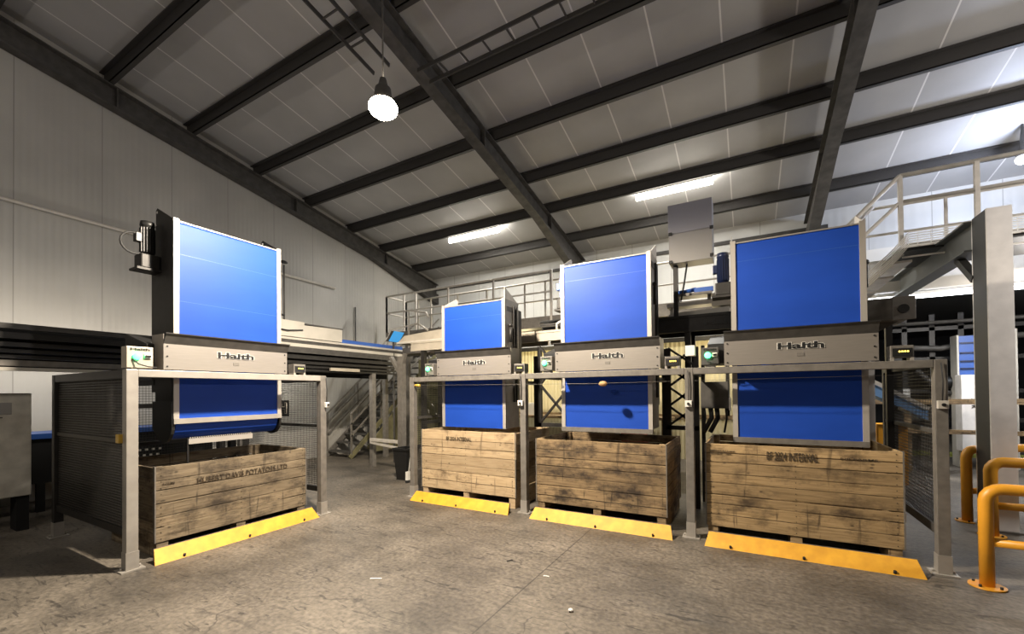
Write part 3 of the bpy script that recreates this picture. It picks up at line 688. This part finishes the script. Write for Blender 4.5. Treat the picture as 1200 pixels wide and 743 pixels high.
# light clutter on the dark conveyor
t = thing('grader_tray', 'pale trays with blue trays stacked on the dark lettered conveyor', 'tray stack', (-.62, 6.45, 2.65))
MB().prism([(-.42,.0),(.42,.0),(.42,.10),(-.34,.07)], 'y', .0, .3).build('pale_tray', 'cream', t)
MB().box(-.4,.45,.05,.3,.17,.22).box(-.36,-.32,.1,.2,.07,.17).box(.3,.34,.1,.2,.1,.17).build('middle_tray', 'galv', t); MB().box(-.3,.2,.0,.26,.30,.34).box(-.28,-.24,.1,.2,.22,.3).box(.14,.18,.1,.2,.22,.3).build('upper_tray', 'steel', t)
b = MB(); b.tube([(-.25,.05,.365),(.0,.05,.39)], .03, 10); b.box(-.02,.22,.0,.08,.34,.40); b.build('blue_fitting', 'blue', t)
MB().box(.2,.5,.0,.2,.12,.3).build('blank_bracket', 'beige', t)
# small pale box behind middle filler top
t = thing('exhaust_duct', 'short cream duct poking up behind the middle filler', 'duct', (-2.03, 6.95, 3.34)); MB().box(-.1,.1,0,.2,-3.34,.36).build('body', 'beige', t)
MB().box(-.125,-.1,-.02,.2,-.55,.40).box(.1,.125,-.02,.2,-.55,.40).build('side_flange', 'galv', t)
# drive end right of the right filler
t = thing('conveyor_drive', 'brown steel conveyor end with round bearing right of the right end filler', 'conveyor drive', (1.2, 5.75, 2.25))
MB().box(-.15,.27,0,.5,.07,.30).build('end_housing', 'steel', t, .004); MB().box(.12,.30,-.02,.0,.06,.30).build('bearing_plate', 'steel', t, .004)
MB().tube([(.2,-.05,.17),(.2,-.02,.17)], .045, 16).build('bearing', 'dark', t); MB().prism([(-.12,.07),(.22,.07),(-.12,-.12)], 'y', .2,.24).build('gusset', 'steel', t)
MB().box(-.03,.07,.49,.59,-2.25,.07).build('leg', 'conc_white', t)
MB().box(.18,.24,.52,.58,-2.25,.07).build('rear_leg', 'dark', t)

# ------------------------------------------------------------------ conveyor along the end wall
t = thing('wall_conveyor', 'long dark multi rail conveyor running in front of the end wall', 'conveyor', (-7.2, 3.0, 0))
ys, ye = -4.0, 4.4
rails = [(2.40,2.34),(2.29,2.24),(2.20,2.16),(2.13,2.10),(2.07,2.04)]
for i, (a, c) in enumerate([(2.43,2.37),(2.33,2.26),(2.22,2.17),(2.14,2.10),(2.075,2.04)]):
    MB().box(-.03, .03, ys-3, 7.5-3, c, a).box(.03,.035,ys-3,7.5-3,a-.006,a+.001).build('rail', 'dark' if i else 'guard', t)
MB().box(-.75, -.0, ys-3, 7.5-3, 2.28, 2.30).build('belt', 'rubber', t)
MB().box(-.02, .02, ys-3, 1.6, 1.955, 2.02).build('perforated_strip', 'steel', t)
MB().box(-.05, .0, ys-3, 1.6, 1.90, 1.94).build('lower_rail', 'cream', t)
MB().box(-.4, -.38, ys-3, 7.4-3, 1.95, 2.4).build('back_channel', 'stage_black', t)
MB().box(-.78,-.74, ys-3, 7.5-3, 2.1, 2.5).build('far_rail', 'dark', t)
for y in (-3.5, .9, 3.61):
    MB().box(-.06,.04, y-.05, y+.05, 0, 2.05).build('leg', 'guard' if y<3 else 'steel', t)
    if y < 3: MB().box(-.78,-.68,y-.05,y+.05,0,2.05).box(-.7,0,y-.03,y+.03,.62,.68).build('leg', 'guard', t)
    MB().box(-.78,.0,y-.03,y+.03,1.98,2.05).build('cross_bar', 'guard', t)
t = thing('blue_belt_conveyor', 'pale sided conveyor with blue belt above the dark wall conveyor', 'conveyor', (-7.2, 5.8, 2.45))
MB().box(-.02,.02,-1.5,1.7,.03,.09).box(-.01,.03,-1.5,1.7,.15,.19).build('side_rail', 'cream', t)
MB().box(-.015,.015,-1.5,1.7,-.02,.15).build('side_web', 'guard', t)
MB().box(-.6,-.02,-1.5,1.75,.19,.27).build('belt', 'blue', t)
MB().box(-.62,-.58,-1.5,1.7,-.02,.3).build('far_side', 'guard', t)
for y in (-1.3,.2,1.5): MB().box(-.6,.02,y-.03,y+.03,-.03,.02).build('cross_bar', 'guard', t)
t = thing('belt_cover', 'cream sheet cover box over the belt by the end wall', 'cover', (-7.2, 5.0, 2.65))
MB().prism([(-.75,.0),(.78,.0),(.78,.255),(-.05,.235),(-.05,.29),(-.75,.29)], 'x', -.5, .04).build('cover_panel', 'cream', t, .004)
MB().box(-.5,.045,-.05,.79,.25,.272).build('dark_edge', 'guard', t); b = MB(); b.tube([(.06,-.7,.12),(.07,-.4,.1),(.06,-.1,.14)], .012, 6); b.build('cable', 'rubber', t)
t = thing('camera_pole', 'thin dark pole with a twin lamp head rising above the cream cover', 'pole', (-7.2, 4.58, 2.9))
MB().tube([(0,0,0),(0,0,1.02)], .014, 8).build('pole', 'guard', t); MB().ball((0,0,1.07), .05, (.6,1.5,.6)).build('lamp_head', 'black', t)
MB().tube([(0,0,.12),(0,-.16,.14),(0,-.16,.03)], .02, 8).build('clamp', 'black', t)
t = thing('operator_screen', 'tilted light blue screen at the end of the blue belt', 'screen', (-7.2, 7.25, 2.80))
b = MB(); b.prism([(0,0),(.05,0),(.22,.22),(.17,.22)], 'y', -.25, .12); sc = b.build('panel', 'guard', t)
sc = MB().prism([(.055,.0),(.06,.0),(.23,.22),(.225,.22)], 'y', -.22, .10).build('display', 'screen', t)
MB().box(-.01,.02,-.03,.0,-2.80,.05).build('stand', 'guard', t)
tag(MB().box(-7.12,-7.08,5.45,6.15,2.06,2.12).build('rail_cover', 'beige'), 'short pale rail cover under the wall conveyor', 'cover')
# end support with brace near the stairs
t = thing('support_post', 'grey support post with a forked brace under the belt end', 'post', (-6.1, 6.35, 0))
MB().box(-.06,.06,-.06,.06,0,2.35).build('upright', 'steel', t); b = MB(); b.bar((0,0,1.95),(-.28,.0,2.35), .09, .05); b.bar((0,0,2.1),(.1,0,2.4), .08, .05); b.build('brace', 'steel', t)
MB().bar((-1.0,.1,.62),(0,.0,.62), .06,.06).bar((-1.0,.1,.56),(0,-.0,.48), .05,.04).build('tie_bar', 'galv', t)

# lower wall bench at far left
t = thing('low_conveyor', 'low dark conveyor with a blue edge against the end wall', 'conveyor', (-8.9, 1.9, 0))
MB().box(-.4,.3,-3,2.2,1.02,1.09).build('belt_edge', 'blue', t); MB().box(-.35,.28,-3,2.2,.4,1.02).build('side_panel', 'stage_black', t)
b = MB()
for k in range(3):
    for i in range(14): b.box(.28,.286,.2+i*.09-.02+.03*(k%2),.2+i*.09+.02+.03*(k%2),.62+k*.09,.65+k*.09)
b.build('perforation', 'cabinet', t)
for y in (-2.8, 0, 2.0): MB().box(.2,.28,y,y+.08,0,.4).build('leg', 'stage_black', t)
t = thing('control_cabinet', 'grey control cabinet with a cream display, at the left edge', 'cabinet', (-7.6, 1.2, 0))
MB().box(-.35,0,-.7,.43,.42,1.65).build('body', 'cabinet', t, .012); MB().box(0,.006,-.5,.27,1.40,1.54).build('display', 'box_lower', t, .003)
MB().tube([(0,-.02,.9),(.04,-.02,.9)], .045, 14).build('knob', 'black', t); MB().box(-.02,.004,-.3,.2,1.36,1.37).box(0,.005,.05,.07,1.33,1.345).build('handle', 'black', t)
for y in (-.6, .32): MB().box(-.3,-.04,y,y+.1,0,.42).build('leg', 'stage_black', t)
tag(MB().box(XW,XW+.03,3.0-.35,3.12-.3,1.6,1.66).box(XW+.03,XW+.06,2.7,2.76,1.61,1.65).build('wall_socket', 'switch_yellow'), 'small yellow fitting on the pale lower end wall', 'socket')
tag(MB().box(XW,XW+.03,2.55,2.95,1.80,1.83).build('wall_slot', 'guard'), 'short dark slot strip on the pale lower end wall', 'strip')

# ------------------------------------------------------------------ stairs, platform and handrails behind the row
t = thing('metal_stairs', 'open metal stairs with handrails climbing beside the end wall', 'stairs', (-9.05, 7.2, 0))
n = 14; rise, run = .205, .245
for i in range(n):
    MB().box(-.42,.42, i*run, i*run+.23, .12+i*rise, .155+i*rise).build('tread', 'guard', t)
for x in (-.45,.45):
    MB().bar((x,-.05,.02),(x,n*run,.02+n*rise+.06), .03, .12).build('stringer', 'steel' if x<0 else 'olive', t)
    b = MB(); 
    for z in (.55, .85, 1.1): b.bar((x,-.02,z),(x,n*run,z+n*rise), .035)
    for i in range(0, n+1, 4): b.bar((x,i*run,.1+i*rise),(x,i*run,1.1+i*rise), .035)
    b.build('handrail', 'steel', t)
# olive sheet with pale marks to the right of the stairs
t = thing('marked_sheet', 'olive side sheet with pale marks beside the metal stairs', 'sheet', (-8.5, 7.6, 0))
MB().prism([(.1,.1),(2.6,.1),(2.6,2.7),(.0,.25)], 'x', 0, .02).build('sheet', 'olive', t)
MB().box(.0,1.9,1.95,1.98,.25,2.6).build('end_sheet', 'olive', t)
b = MB()
for i in range(16):
    x = random.uniform(.1,1.7); z = random.uniform(.9,2.4); b.bar((x,1.945,z),(x+random.uniform(.03,.1),1.945,z-random.uniform(.05,.14)), .05,.01)
b.build('pale_marks', 'cream', t)
# walkway platform
def fence(t, p, q, z, posts, top=1.1, mid=.65, m='galv', r=.024, double=()):
    p = Vector((*p,0)); q = Vector((*q,0))
    b = MB(); b.tube([p+Vector((0,0,z+top)), q+Vector((0,0,z+top))], r, 8); b.build('top_rail', m, t)
    b = MB(); b.tube([p+Vector((0,0,z+mid)), q+Vector((0,0,z+mid))], r*.85, 8); b.build('mid_rail', m, t)
    for k in posts:
        c = p+(q-p)*k; MB().bar(c+Vector((0,0,z)), c+Vector((0,0,z+top)), .05 if k in double else .035).build('post', m, t)
t = thing('walkway', 'raised steel walkway with pale handrails behind the row of fillers', 'walkway', (-8.5, 8.3, 0)); z = 3.12
MB().box(0,9.1,0,.75,z-.06,z).build('deck', 'guard', t)
MB().box(0,9.1,-.02,.0,z-.12,z+.12).build('toe_board', 'steel', t); MB().box(0,9.1,.75,.77,z-.12,z+.1).build('toe_board', 'steel', t)
fence(t, (0,0), (4.85,0), z, (0,.13,.215,.43,.7,1.0), double=(1.0,))
fence(t, (0,.75), (9.1,.75), z, (0,.05,.1,.2,.3,.36,.42,.48,.6,.7,.8,.9,1))
fence(t, (0,0), (0,.75), z, (0,1))
for x in (.1, 3.3, 6.6, 8.9): MB().box(x,x+.1,.6,.7,0,z-.06).build('leg', 'steel', t)
t = thing('handrail_return', 'small bent pale handrail in front of the raised walkway', 'handrail', (-7.2, 7.75, 2.9))
b = MB(); b.tube([(0,0,-.2),(0,0,.72),(.55,.0,.62),(.62,.0,.5)], .026, 8); b.tube([(-.75,0,-.1),(-.6,0,.3),(.3,0,.38),(.6,0,.2)], .024, 8); b.tube([(-.95,0,-.12),(-.7,0,.12),(-.2,0,.14)], .02, 8); b.tube([(-.55,0,-.12),(-.55,0,.3)], .02, 8)
b.build('rail', 'galv', t); MB().box(-1.0,1.9,-.1,.5,-.34,-.2).box(-.9,-.8,0,.1,-2.9,-.34).box(1.6,1.7,0,.1,-2.9,-.34).build('ledge', 'steel', t)
# cream wall and door seen under the walkway
t = thing('cream_partition', 'cream ribbed partition lit warmly below the raised walkway', 'partition', (-3.5, 10.6, 0)); t['kind'] = 'structure'
MB().box(-3.3,4.6,0,.08,.0,2.75).build('sheet', 'warm_wall', t); MB().box(-3.3,4.6,-.02,0,.95,1.05).build('rail', 'wood_brown', t); MB().box(-3.3,4.6,-.05,.1,2.75,2.85).build('head_rail', 'dark', t)
tag(MB().prism([(-.2,0),(.2,0),(.16,.32),(-.16,.32)], 'y', 10.1, 10.4).build('white_sack', 'white'), 'white sack on the table by the cream partition', 'sack').location = (-5.15, 0, 1.0)
t = thing('work_table', 'brown wooden work table behind the row, by the cream partition', 'table', (-4.9, 10.2, 0))
MB().box(-.9,3.4,-.35,.3,.94,1.0).build('table_top', 'wood_brown', t)
for x in (-.8, 1.2, 3.2): MB().box(x,x+.07,-.3,-.23,0,.94).build('leg', 'wood_brown', t)
tag(MB().box(-1.95,-1.6,7.5,7.8,.95,1.25).box(-1.97,-1.58,7.48,7.82,.0,.95).build('red_crate', 'red'), 'red box behind the black braced frame', 'box')

# bin, broom, red tub
t = thing('waste_bin', 'black plastic bin beside the left end of the row', 'bin', (-5.62, 5.95, 0))
b = MB(); b.prism([(-.13,-.13),(.13,-.13),(.13,.13),(-.13,.13)], 'z', 0, .01); 
vs = []
for z, w in ((0,.12),(.56,.165)): vs.append([b.bm.verts.new((x*w,y*w,z)) for x, y in ((-1,-1),(1,-1),(1,1),(-1,1))])
for i in range(4): b.bm.faces.new((vs[0][i],vs[0][(i+1)%4],vs[1][(i+1)%4],vs[1][i]))
b.build('tub', 'black', t); MB().box(-.18,.18,-.18,-.15,.55,.59).box(-.18,.18,.15,.18,.55,.59).box(-.18,-.15,-.15,.15,.55,.59).box(.15,.18,-.15,.15,.55,.59).build('rim', 'black', t)
t = thing('broom', 'white handled brush leaning in front of the black bin', 'broom', (-5.35, 5.72, 0))
MB().tube([(0,0,.12),(.06,.1,1.0)], .012, 8).build('handle', 'white', t); MB().box(-.02,.03,-.05,.05,.05,.2).build('head', 'white', t); MB().box(-.015,.025,-.06,.06,0,.05).build('bristles', 'rubber', t)
t = thing('hose_reel', 'red drum on a dark trolley between the row guard and pale crate', 'drum', (-4.85, 6.1, 0))
MB().tube([(0,0,.5),(0,0,.86)], .2, 18).build('drum', 'red', t); MB().box(-.25,.25,-.25,.25,.44,.5).build('shelf', 'steel', t)
for x in (-.2,.2): MB().tube([(x,-.2,.12),(x+.03,-.2,.12)], .12, 16).build('wheel', 'rubber', t); MB().box(x-.02,x+.02,-.22,-.18,.12,.45).build('leg', 'steel', t)

# ------------------------------------------------------------------ right side: column, gantry, stairs, rails, barriers
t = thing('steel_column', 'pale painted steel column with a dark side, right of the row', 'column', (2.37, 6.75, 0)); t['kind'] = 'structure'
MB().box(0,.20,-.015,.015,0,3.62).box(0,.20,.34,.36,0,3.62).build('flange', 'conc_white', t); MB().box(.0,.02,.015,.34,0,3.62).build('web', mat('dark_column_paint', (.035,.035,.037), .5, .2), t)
b = MB().box(-.06,.26,-.06,.42,0,.02); b.build('base_plate', 'steel', t)
t = thing('gantry_beam', 'dark grey steel beam running back from the top of the column', 'beam', (2.4, 7.1, 0)); t['kind'] = 'structure'
MB().box(-.1,.1,0,4.4,3.58,3.6).box(-.1,.1,0,4.4,3.24,3.26).box(-.01,.01,0,4.4,3.26,3.58).build('beam_section', mat('grey_beam', (.12,.125,.12), .5, .3), t)
MB().bar((0,.0,2.9),(0,.45,3.25), .08).build('knee_brace', 'dark', t)
t = thing('cross_beam', 'pale steel beam crossing under the gantry at the right', 'beam', (2.4, 9.9, 0)); t['kind'] = 'structure'
MB().box(-.7,8,0,.18,3.34,3.52).build('beam_section', 'cream', t)
t = thing('raised_platform', 'raised platform with pale handrails and wire cable tray at upper right', 'platform', (1.95, 8.0, 0)); z = 3.66
MB().box(.02,9,-.02,1.1,z-.1,z).build('deck', 'dark', t)
MB().box(.0,9,-.05,-.02,z-.06,z-.02).box(0,9,-.05,-.02,z-.2,z-.18).build('edge_trim', 'galv', t)
fence(t, (0,0), (6.5,0), z, (0,.12,.25,.4,.6), top=1.0, mid=.62, r=.03, double=(0,.12)); fence(t, (-.2,1.1), (6.5,1.1), z, (0,.15,.3,.5), top=.95, mid=.5)
# wire tray along the edge and down the stairs
b = MB()
pts = [(-.95,-.14,z-1.12),(-.12,-.14,z-.28),(.05,-.14,z-.06),(3.0,-.14,z-.06)]
for k in range(7):
    dz = k*.032; b.tube([(p[0],p[1],p[2]+dz) for p in pts], .009, 6)
for i in range(30):
    s = i/29; x = -.95+s*3.95
    zz = (z-1.12+(x+.95)/.83*.84) if x < -.12 else (z-.28+(x+.12)/.17*.22 if x < .05 else z-.06)
    b.bar((x,-.14,zz),(x,-.14,zz+.2), .009)
b.build('wire_tray', 'white', t)
for yy in (0,.9): MB().bar((-1.0,yy,z-1.15),(0,yy,z-.12), .05, .07).build('stair_stringer', 'cream', t)
for p, q, r in (((-1.05,0,z-.05),(0,0,z+1.0),.03), ((-1.05,0,z-.42),(0,0,z+.62),.025), ((-1.05,1.0,z-.05),(-.1,1.0,z+.95),.028)): MB().tube([p, q], r, 8).build('stair_rail', 'galv', t)
for i in range(5): MB().box(-.9+i*.2,-.68+i*.2,.02,.88,z-1.05+i*.2,z-1.02+i*.2).build('tread', 'galv', t)
for x in (1.9, 5.0, 8.5): MB().box(x,x+.12,.9,1.02,0,z-.1).build('leg', 'dark', t)
# pale trunking and tubes below the platform
tag(MB().box(1.7,12,10.9,11.1,3.62,3.98).build('duct_trunking', 'cream'), 'wide pale trunking above the opening at right', 'trunking')
tag(MB().box(1.7,12,11.3,11.59,4.25,4.5).build('pipe_run', 'white'), 'upper pale pipe casing high on the back wall at right', 'casing')
def tubelight(x0, x1, y, z, label, e, m='tubeb'):
    t = thing('strip_light', label, 'light', ((x0+x1)/2, y, z)); L = x1-x0
    MB().box(-L/2,L/2,-.05,.05,.03,.08).build('housing', 'white', t); MB().tube([(-L/2,0,0),(L/2,0,0)], .035, 8).build('tube', m, t)
    ld = bpy.data.lights.new('strip', 'AREA'); ld.shape='RECTANGLE'; ld.size = L; ld.size_y=.1; ld.energy = e; ld.color=(.9,.95,1)
    lo = bpy.data.objects.new('strip', ld); col.objects.link(lo); lo.parent = t; lo.location = (0,0,-.06)
tubelight(1.9, 5.4, 10.3, 3.28, 'long lit strip light beneath the platform at right', 60)
tubelight(5.6, 9.0, 13.0, 3.5, 'lit strip light deeper inside the opening, beyond the column', 60)
# background machines inside the opening
t = thing('blue_elevator', 'blue ribbed elevator belt standing in the opening behind', 'elevator', (3.78, 11.95, 0))
MB().box(-.02,.75,0,.3,1.86,2.66).build('belt', 'blue', t)
b = MB()
for z in (1.98,2.13,2.30,2.50): b.box(0,.75,-.03,0,z,z+.03)
b.build('cleat', 'navy', t); MB().box(-.05,-.02,-.02,.3,.0,2.68).box(.75,.8,-.02,.3,0,2.75).build('frame', 'cream', t)
t = thing('tall_cabinet', 'tall pale cabinet with vertical lettering in the opening', 'cabinet', (3.68, 11.6, 0))
MB().box(0,.6,0,.3,.35,1.86).build('body', 'conc_white', t, .01); text('XFR', .2,.07,'black',t,(.17,-.01,1.3),rot=(PI/2,PI/2,0),name='lettering',bold=.02); MB().box(.02,.1,.0,.1,0,.35).box(.5,.58,0,.1,0,.35).build('leg', 'dark', t)
t = thing('dark_machine', 'dark machine frames with pipes in the opening beyond the guard', 'machine', (3.0, 12.4, 0))
b = MB()
for x in (0,.45,.9,2.5,3.3,4.2): b.box(x,x+.09,0,.09,0,3.2)
for z in (.9,1.5,2.2,2.85): b.box(-.2,5,0,.08,z,z+.08)
b.build('frame', 'dark', t); b = MB(); b.tube([(-.2,-.1,2.5),(.6,-.1,2.45),(1.6,-.1,2.65),(5,-.1,2.7)], .06, 10); b.tube([(-.2,-.2,3.0),(5,-.2,3.0)], .04, 8); b.tube([(.2,-.15,2.0),(.6,-.15,1.5),(.9,-.15,1.5)], .05,8); b.build('pipe', 'guard', t)
MB().tube([(.55,-.1,1.72),(.95,-.1,1.72)], .14, 16).build('motor', 'black', t); MB().box(.7,.86,-.03,0,1.35,1.55).build('notice', 'white', t); MB().box(.0,.12,-.03,0,1.1,1.6).build('notice', 'white', t)
MB().box(2.6,5,.2,.5,1.9,2.6).build('hopper', 'cabinet', t); MB().box(2.6,5,-.1,.1,1.1,1.2).build('shelf', 'white', t)
t = thing('wooden_fence', 'low timber post and rail fence in front of the machines', 'fence', (1.9, 10.8, 0))
MB().box(0,5,0,.05,1.3,1.4).build('rail', 'wood_brown', t); MB().box(0,5,0,.05,.75,.83).build('rail', 'wood_brown', t)
for x in (.0,.75,1.9,3.2): MB().box(x,x+.09,.05,.14,0,1.4).build('post', 'wood_brown', t)
tag(MB().box(2.4,9,13.6,14.1,.0,.06).build('floor_strip', mat('green_strip', (.25,.26,.05), .6)), 'green yellow floor strip behind the timber fence', 'floor strip')
t = thing('blue_chute', 'pale blue sloping chute seen behind the right guard panel', 'chute', (1.75, 8.9, 0))
MB().prism([(-.35,1.95),(.7,1.25),(.7,1.1),(-.35,1.75)], 'y', 0, .5).build('slide', mat('pale_blue', (.2,.4,.75), .35), t); MB().bar((-.35,-.02,1.98),(.7,-.02,1.28), .03,.06).build('edge', 'white', t)
MB().box(.3,.36,.1,.16,0,1.4).box(-.25,-.19,.1,.16,0,1.75).build('leg', 'dark', t)
tag(MB().box(1.9,2.3,9.3,9.7,.0,1.0).build('orange_bin', 'orange'), 'orange box standing behind the right guard panel', 'box')

def hoop(label, x, y, L, h, rz=0, r=.045, low=.36):
    t = thing('safety_barrier', label, 'barrier', (x, y, 0), rz, 'orange tubular safety barriers')
    c = .1
    pts = [(0,0,.01),(0,0,h-c)] + [(c-c*math.cos(a), 0, h-c+c*math.sin(a)) for a in (.4,.8,1.2,PI/2)] + [(L-c,0,h)] + [(L-c+c*math.sin(a), 0, h-c+c*math.cos(a)) for a in (.4,.8,1.2)] + [(L,0,h-c),(L,0,.01)]
    MB().tube(pts, r, 16).build('hoop', 'orange', t); MB().tube([(0,0,low),(L,0,low)], r*.72, 12).build('lower_rail', 'orange', t)
    for x in (0, L): 
        MB().tube([(x,0,0),(x,0,.012)], .11, 18).build('foot_plate', 'orange', t)
        for a in (45,135,225,315): MB().tube([(x+.085*math.cos(math.radians(a)),.085*math.sin(math.radians(a)),.01),(x+.085*math.cos(math.radians(a)),.085*math.sin(math.radians(a)),.03)], .01, 6).build('bolt', 'dark', t)
hoop('nearest orange tube barrier at the right edge, in front', 1.66, 4.84, 1.0, .79, math.radians(0))
hoop('orange tube barrier just behind the nearest one, in front of the column', 2.28, 6.52, 1.1, .80, 0, r=.055, low=.33)
hoop('orange tube barrier half hidden behind the column', 2.28, 7.1, 1.1, .86, math.radians(35), r=.05)

# floor scraps
for i, (x, y, a, w, lab) in enumerate(((-2.83,2.62,.5,.10,'white sliver of paper on the floor left of the saw cut joint'),(-1.55,3.35,.2,.05,'small white crumb lying on the floor near the middle yellow stop'),(-2.0,3.5,1.1,.06,'dark flake on the floor beside the saw cut joint'))):
    c = MB().box(-w/2,w/2,-.008,.008,.0,.006).build('floor_scrap', 'rubber' if i == 2 else 'white'); c.location = (x,y,0); c.rotation_euler = (0,0,a); tag(c, lab, 'scrap', 'scraps on the floor')
t = thing('floor_scrap', 'pale round scrap on the concrete floor, nearest the camera', 'scrap', (-1.15,2.9,0)); MB().ball((0,0,.012), .018, (1,1,.6)).build('scrap_body', 'white', t)

# ------------------------------------------------------------------ bulkhead lamp, and unseen fill lights added for brightness
lamp('AREA', (-1.0,-3.5,6.5), 15, (1,.86,.70), 2.2, (math.radians(25),0,0))  # unseen overhead fill added behind the camera
t = thing('bulkhead_lamp', 'glowing lamp on the back wall above the right hand handrail', 'light', (3.95, 10.0, 5.3))
MB().ball((0,0,0), .09, (1,1,.8)).build('glass', 'tubeb', t); MB().tube([(0,0,.05),(0,0,.12),(0,0,.57)], [.09,.05,.015], 12).build('holder', 'guard', t)
lamp('POINT', (3.95,9.7,5.0), 130, (.66,.76,1.0), .12)
lamp('POINT', (5.0,5.25,3.8), 330, (1,.93,.86), .15)  # unseen light added at the right to brighten the column
lamp('POINT', (-3.4,-3.2,4.6), 240, (1,.90,.78), .15)  # unseen light behind the camera, added to brighten the left cabinet
lamp('POINT', (-8.5,6.0,2.1), 45, (1,.94,.82), .15)  # added unseen light for the stairs and the wall behind them
lamp('AREA', (-8.3,1.6,1.9), 26, (1,.92,.80), .3, (0,PI/2,0), 3.0)  # added fill panel turned to the lower end wall
lamp('POINT', (-5.0,9.6,2.6), 40, (1,.82,.45), .2)  # unseen warm fill added under the walkway, by the cream partition
lamp('POINT', (-.8,9.6,2.6), 35, (1,.82,.5), .2)  # second warm fill added out of sight under the walkway
lamp('POINT', (4.0,9.4,2.9), 100, (1,.93,.85), .3)  # unseen fill added below the raised platform
w = bpy.data.worlds.new('world'); scn.world = w; w.use_nodes = True
w.node_tree.nodes['Background'].inputs[0].default_value = (1,.96,.93,1); w.node_tree.nodes['Background'].inputs[1].default_value = .02
scn.view_settings.view_transform = 'Standard'; scn.view_settings.look = 'None'
scn.view_settings.gamma = 1; scn.view_settings.use_curve_mapping = False
scn.view_settings.exposure = .3
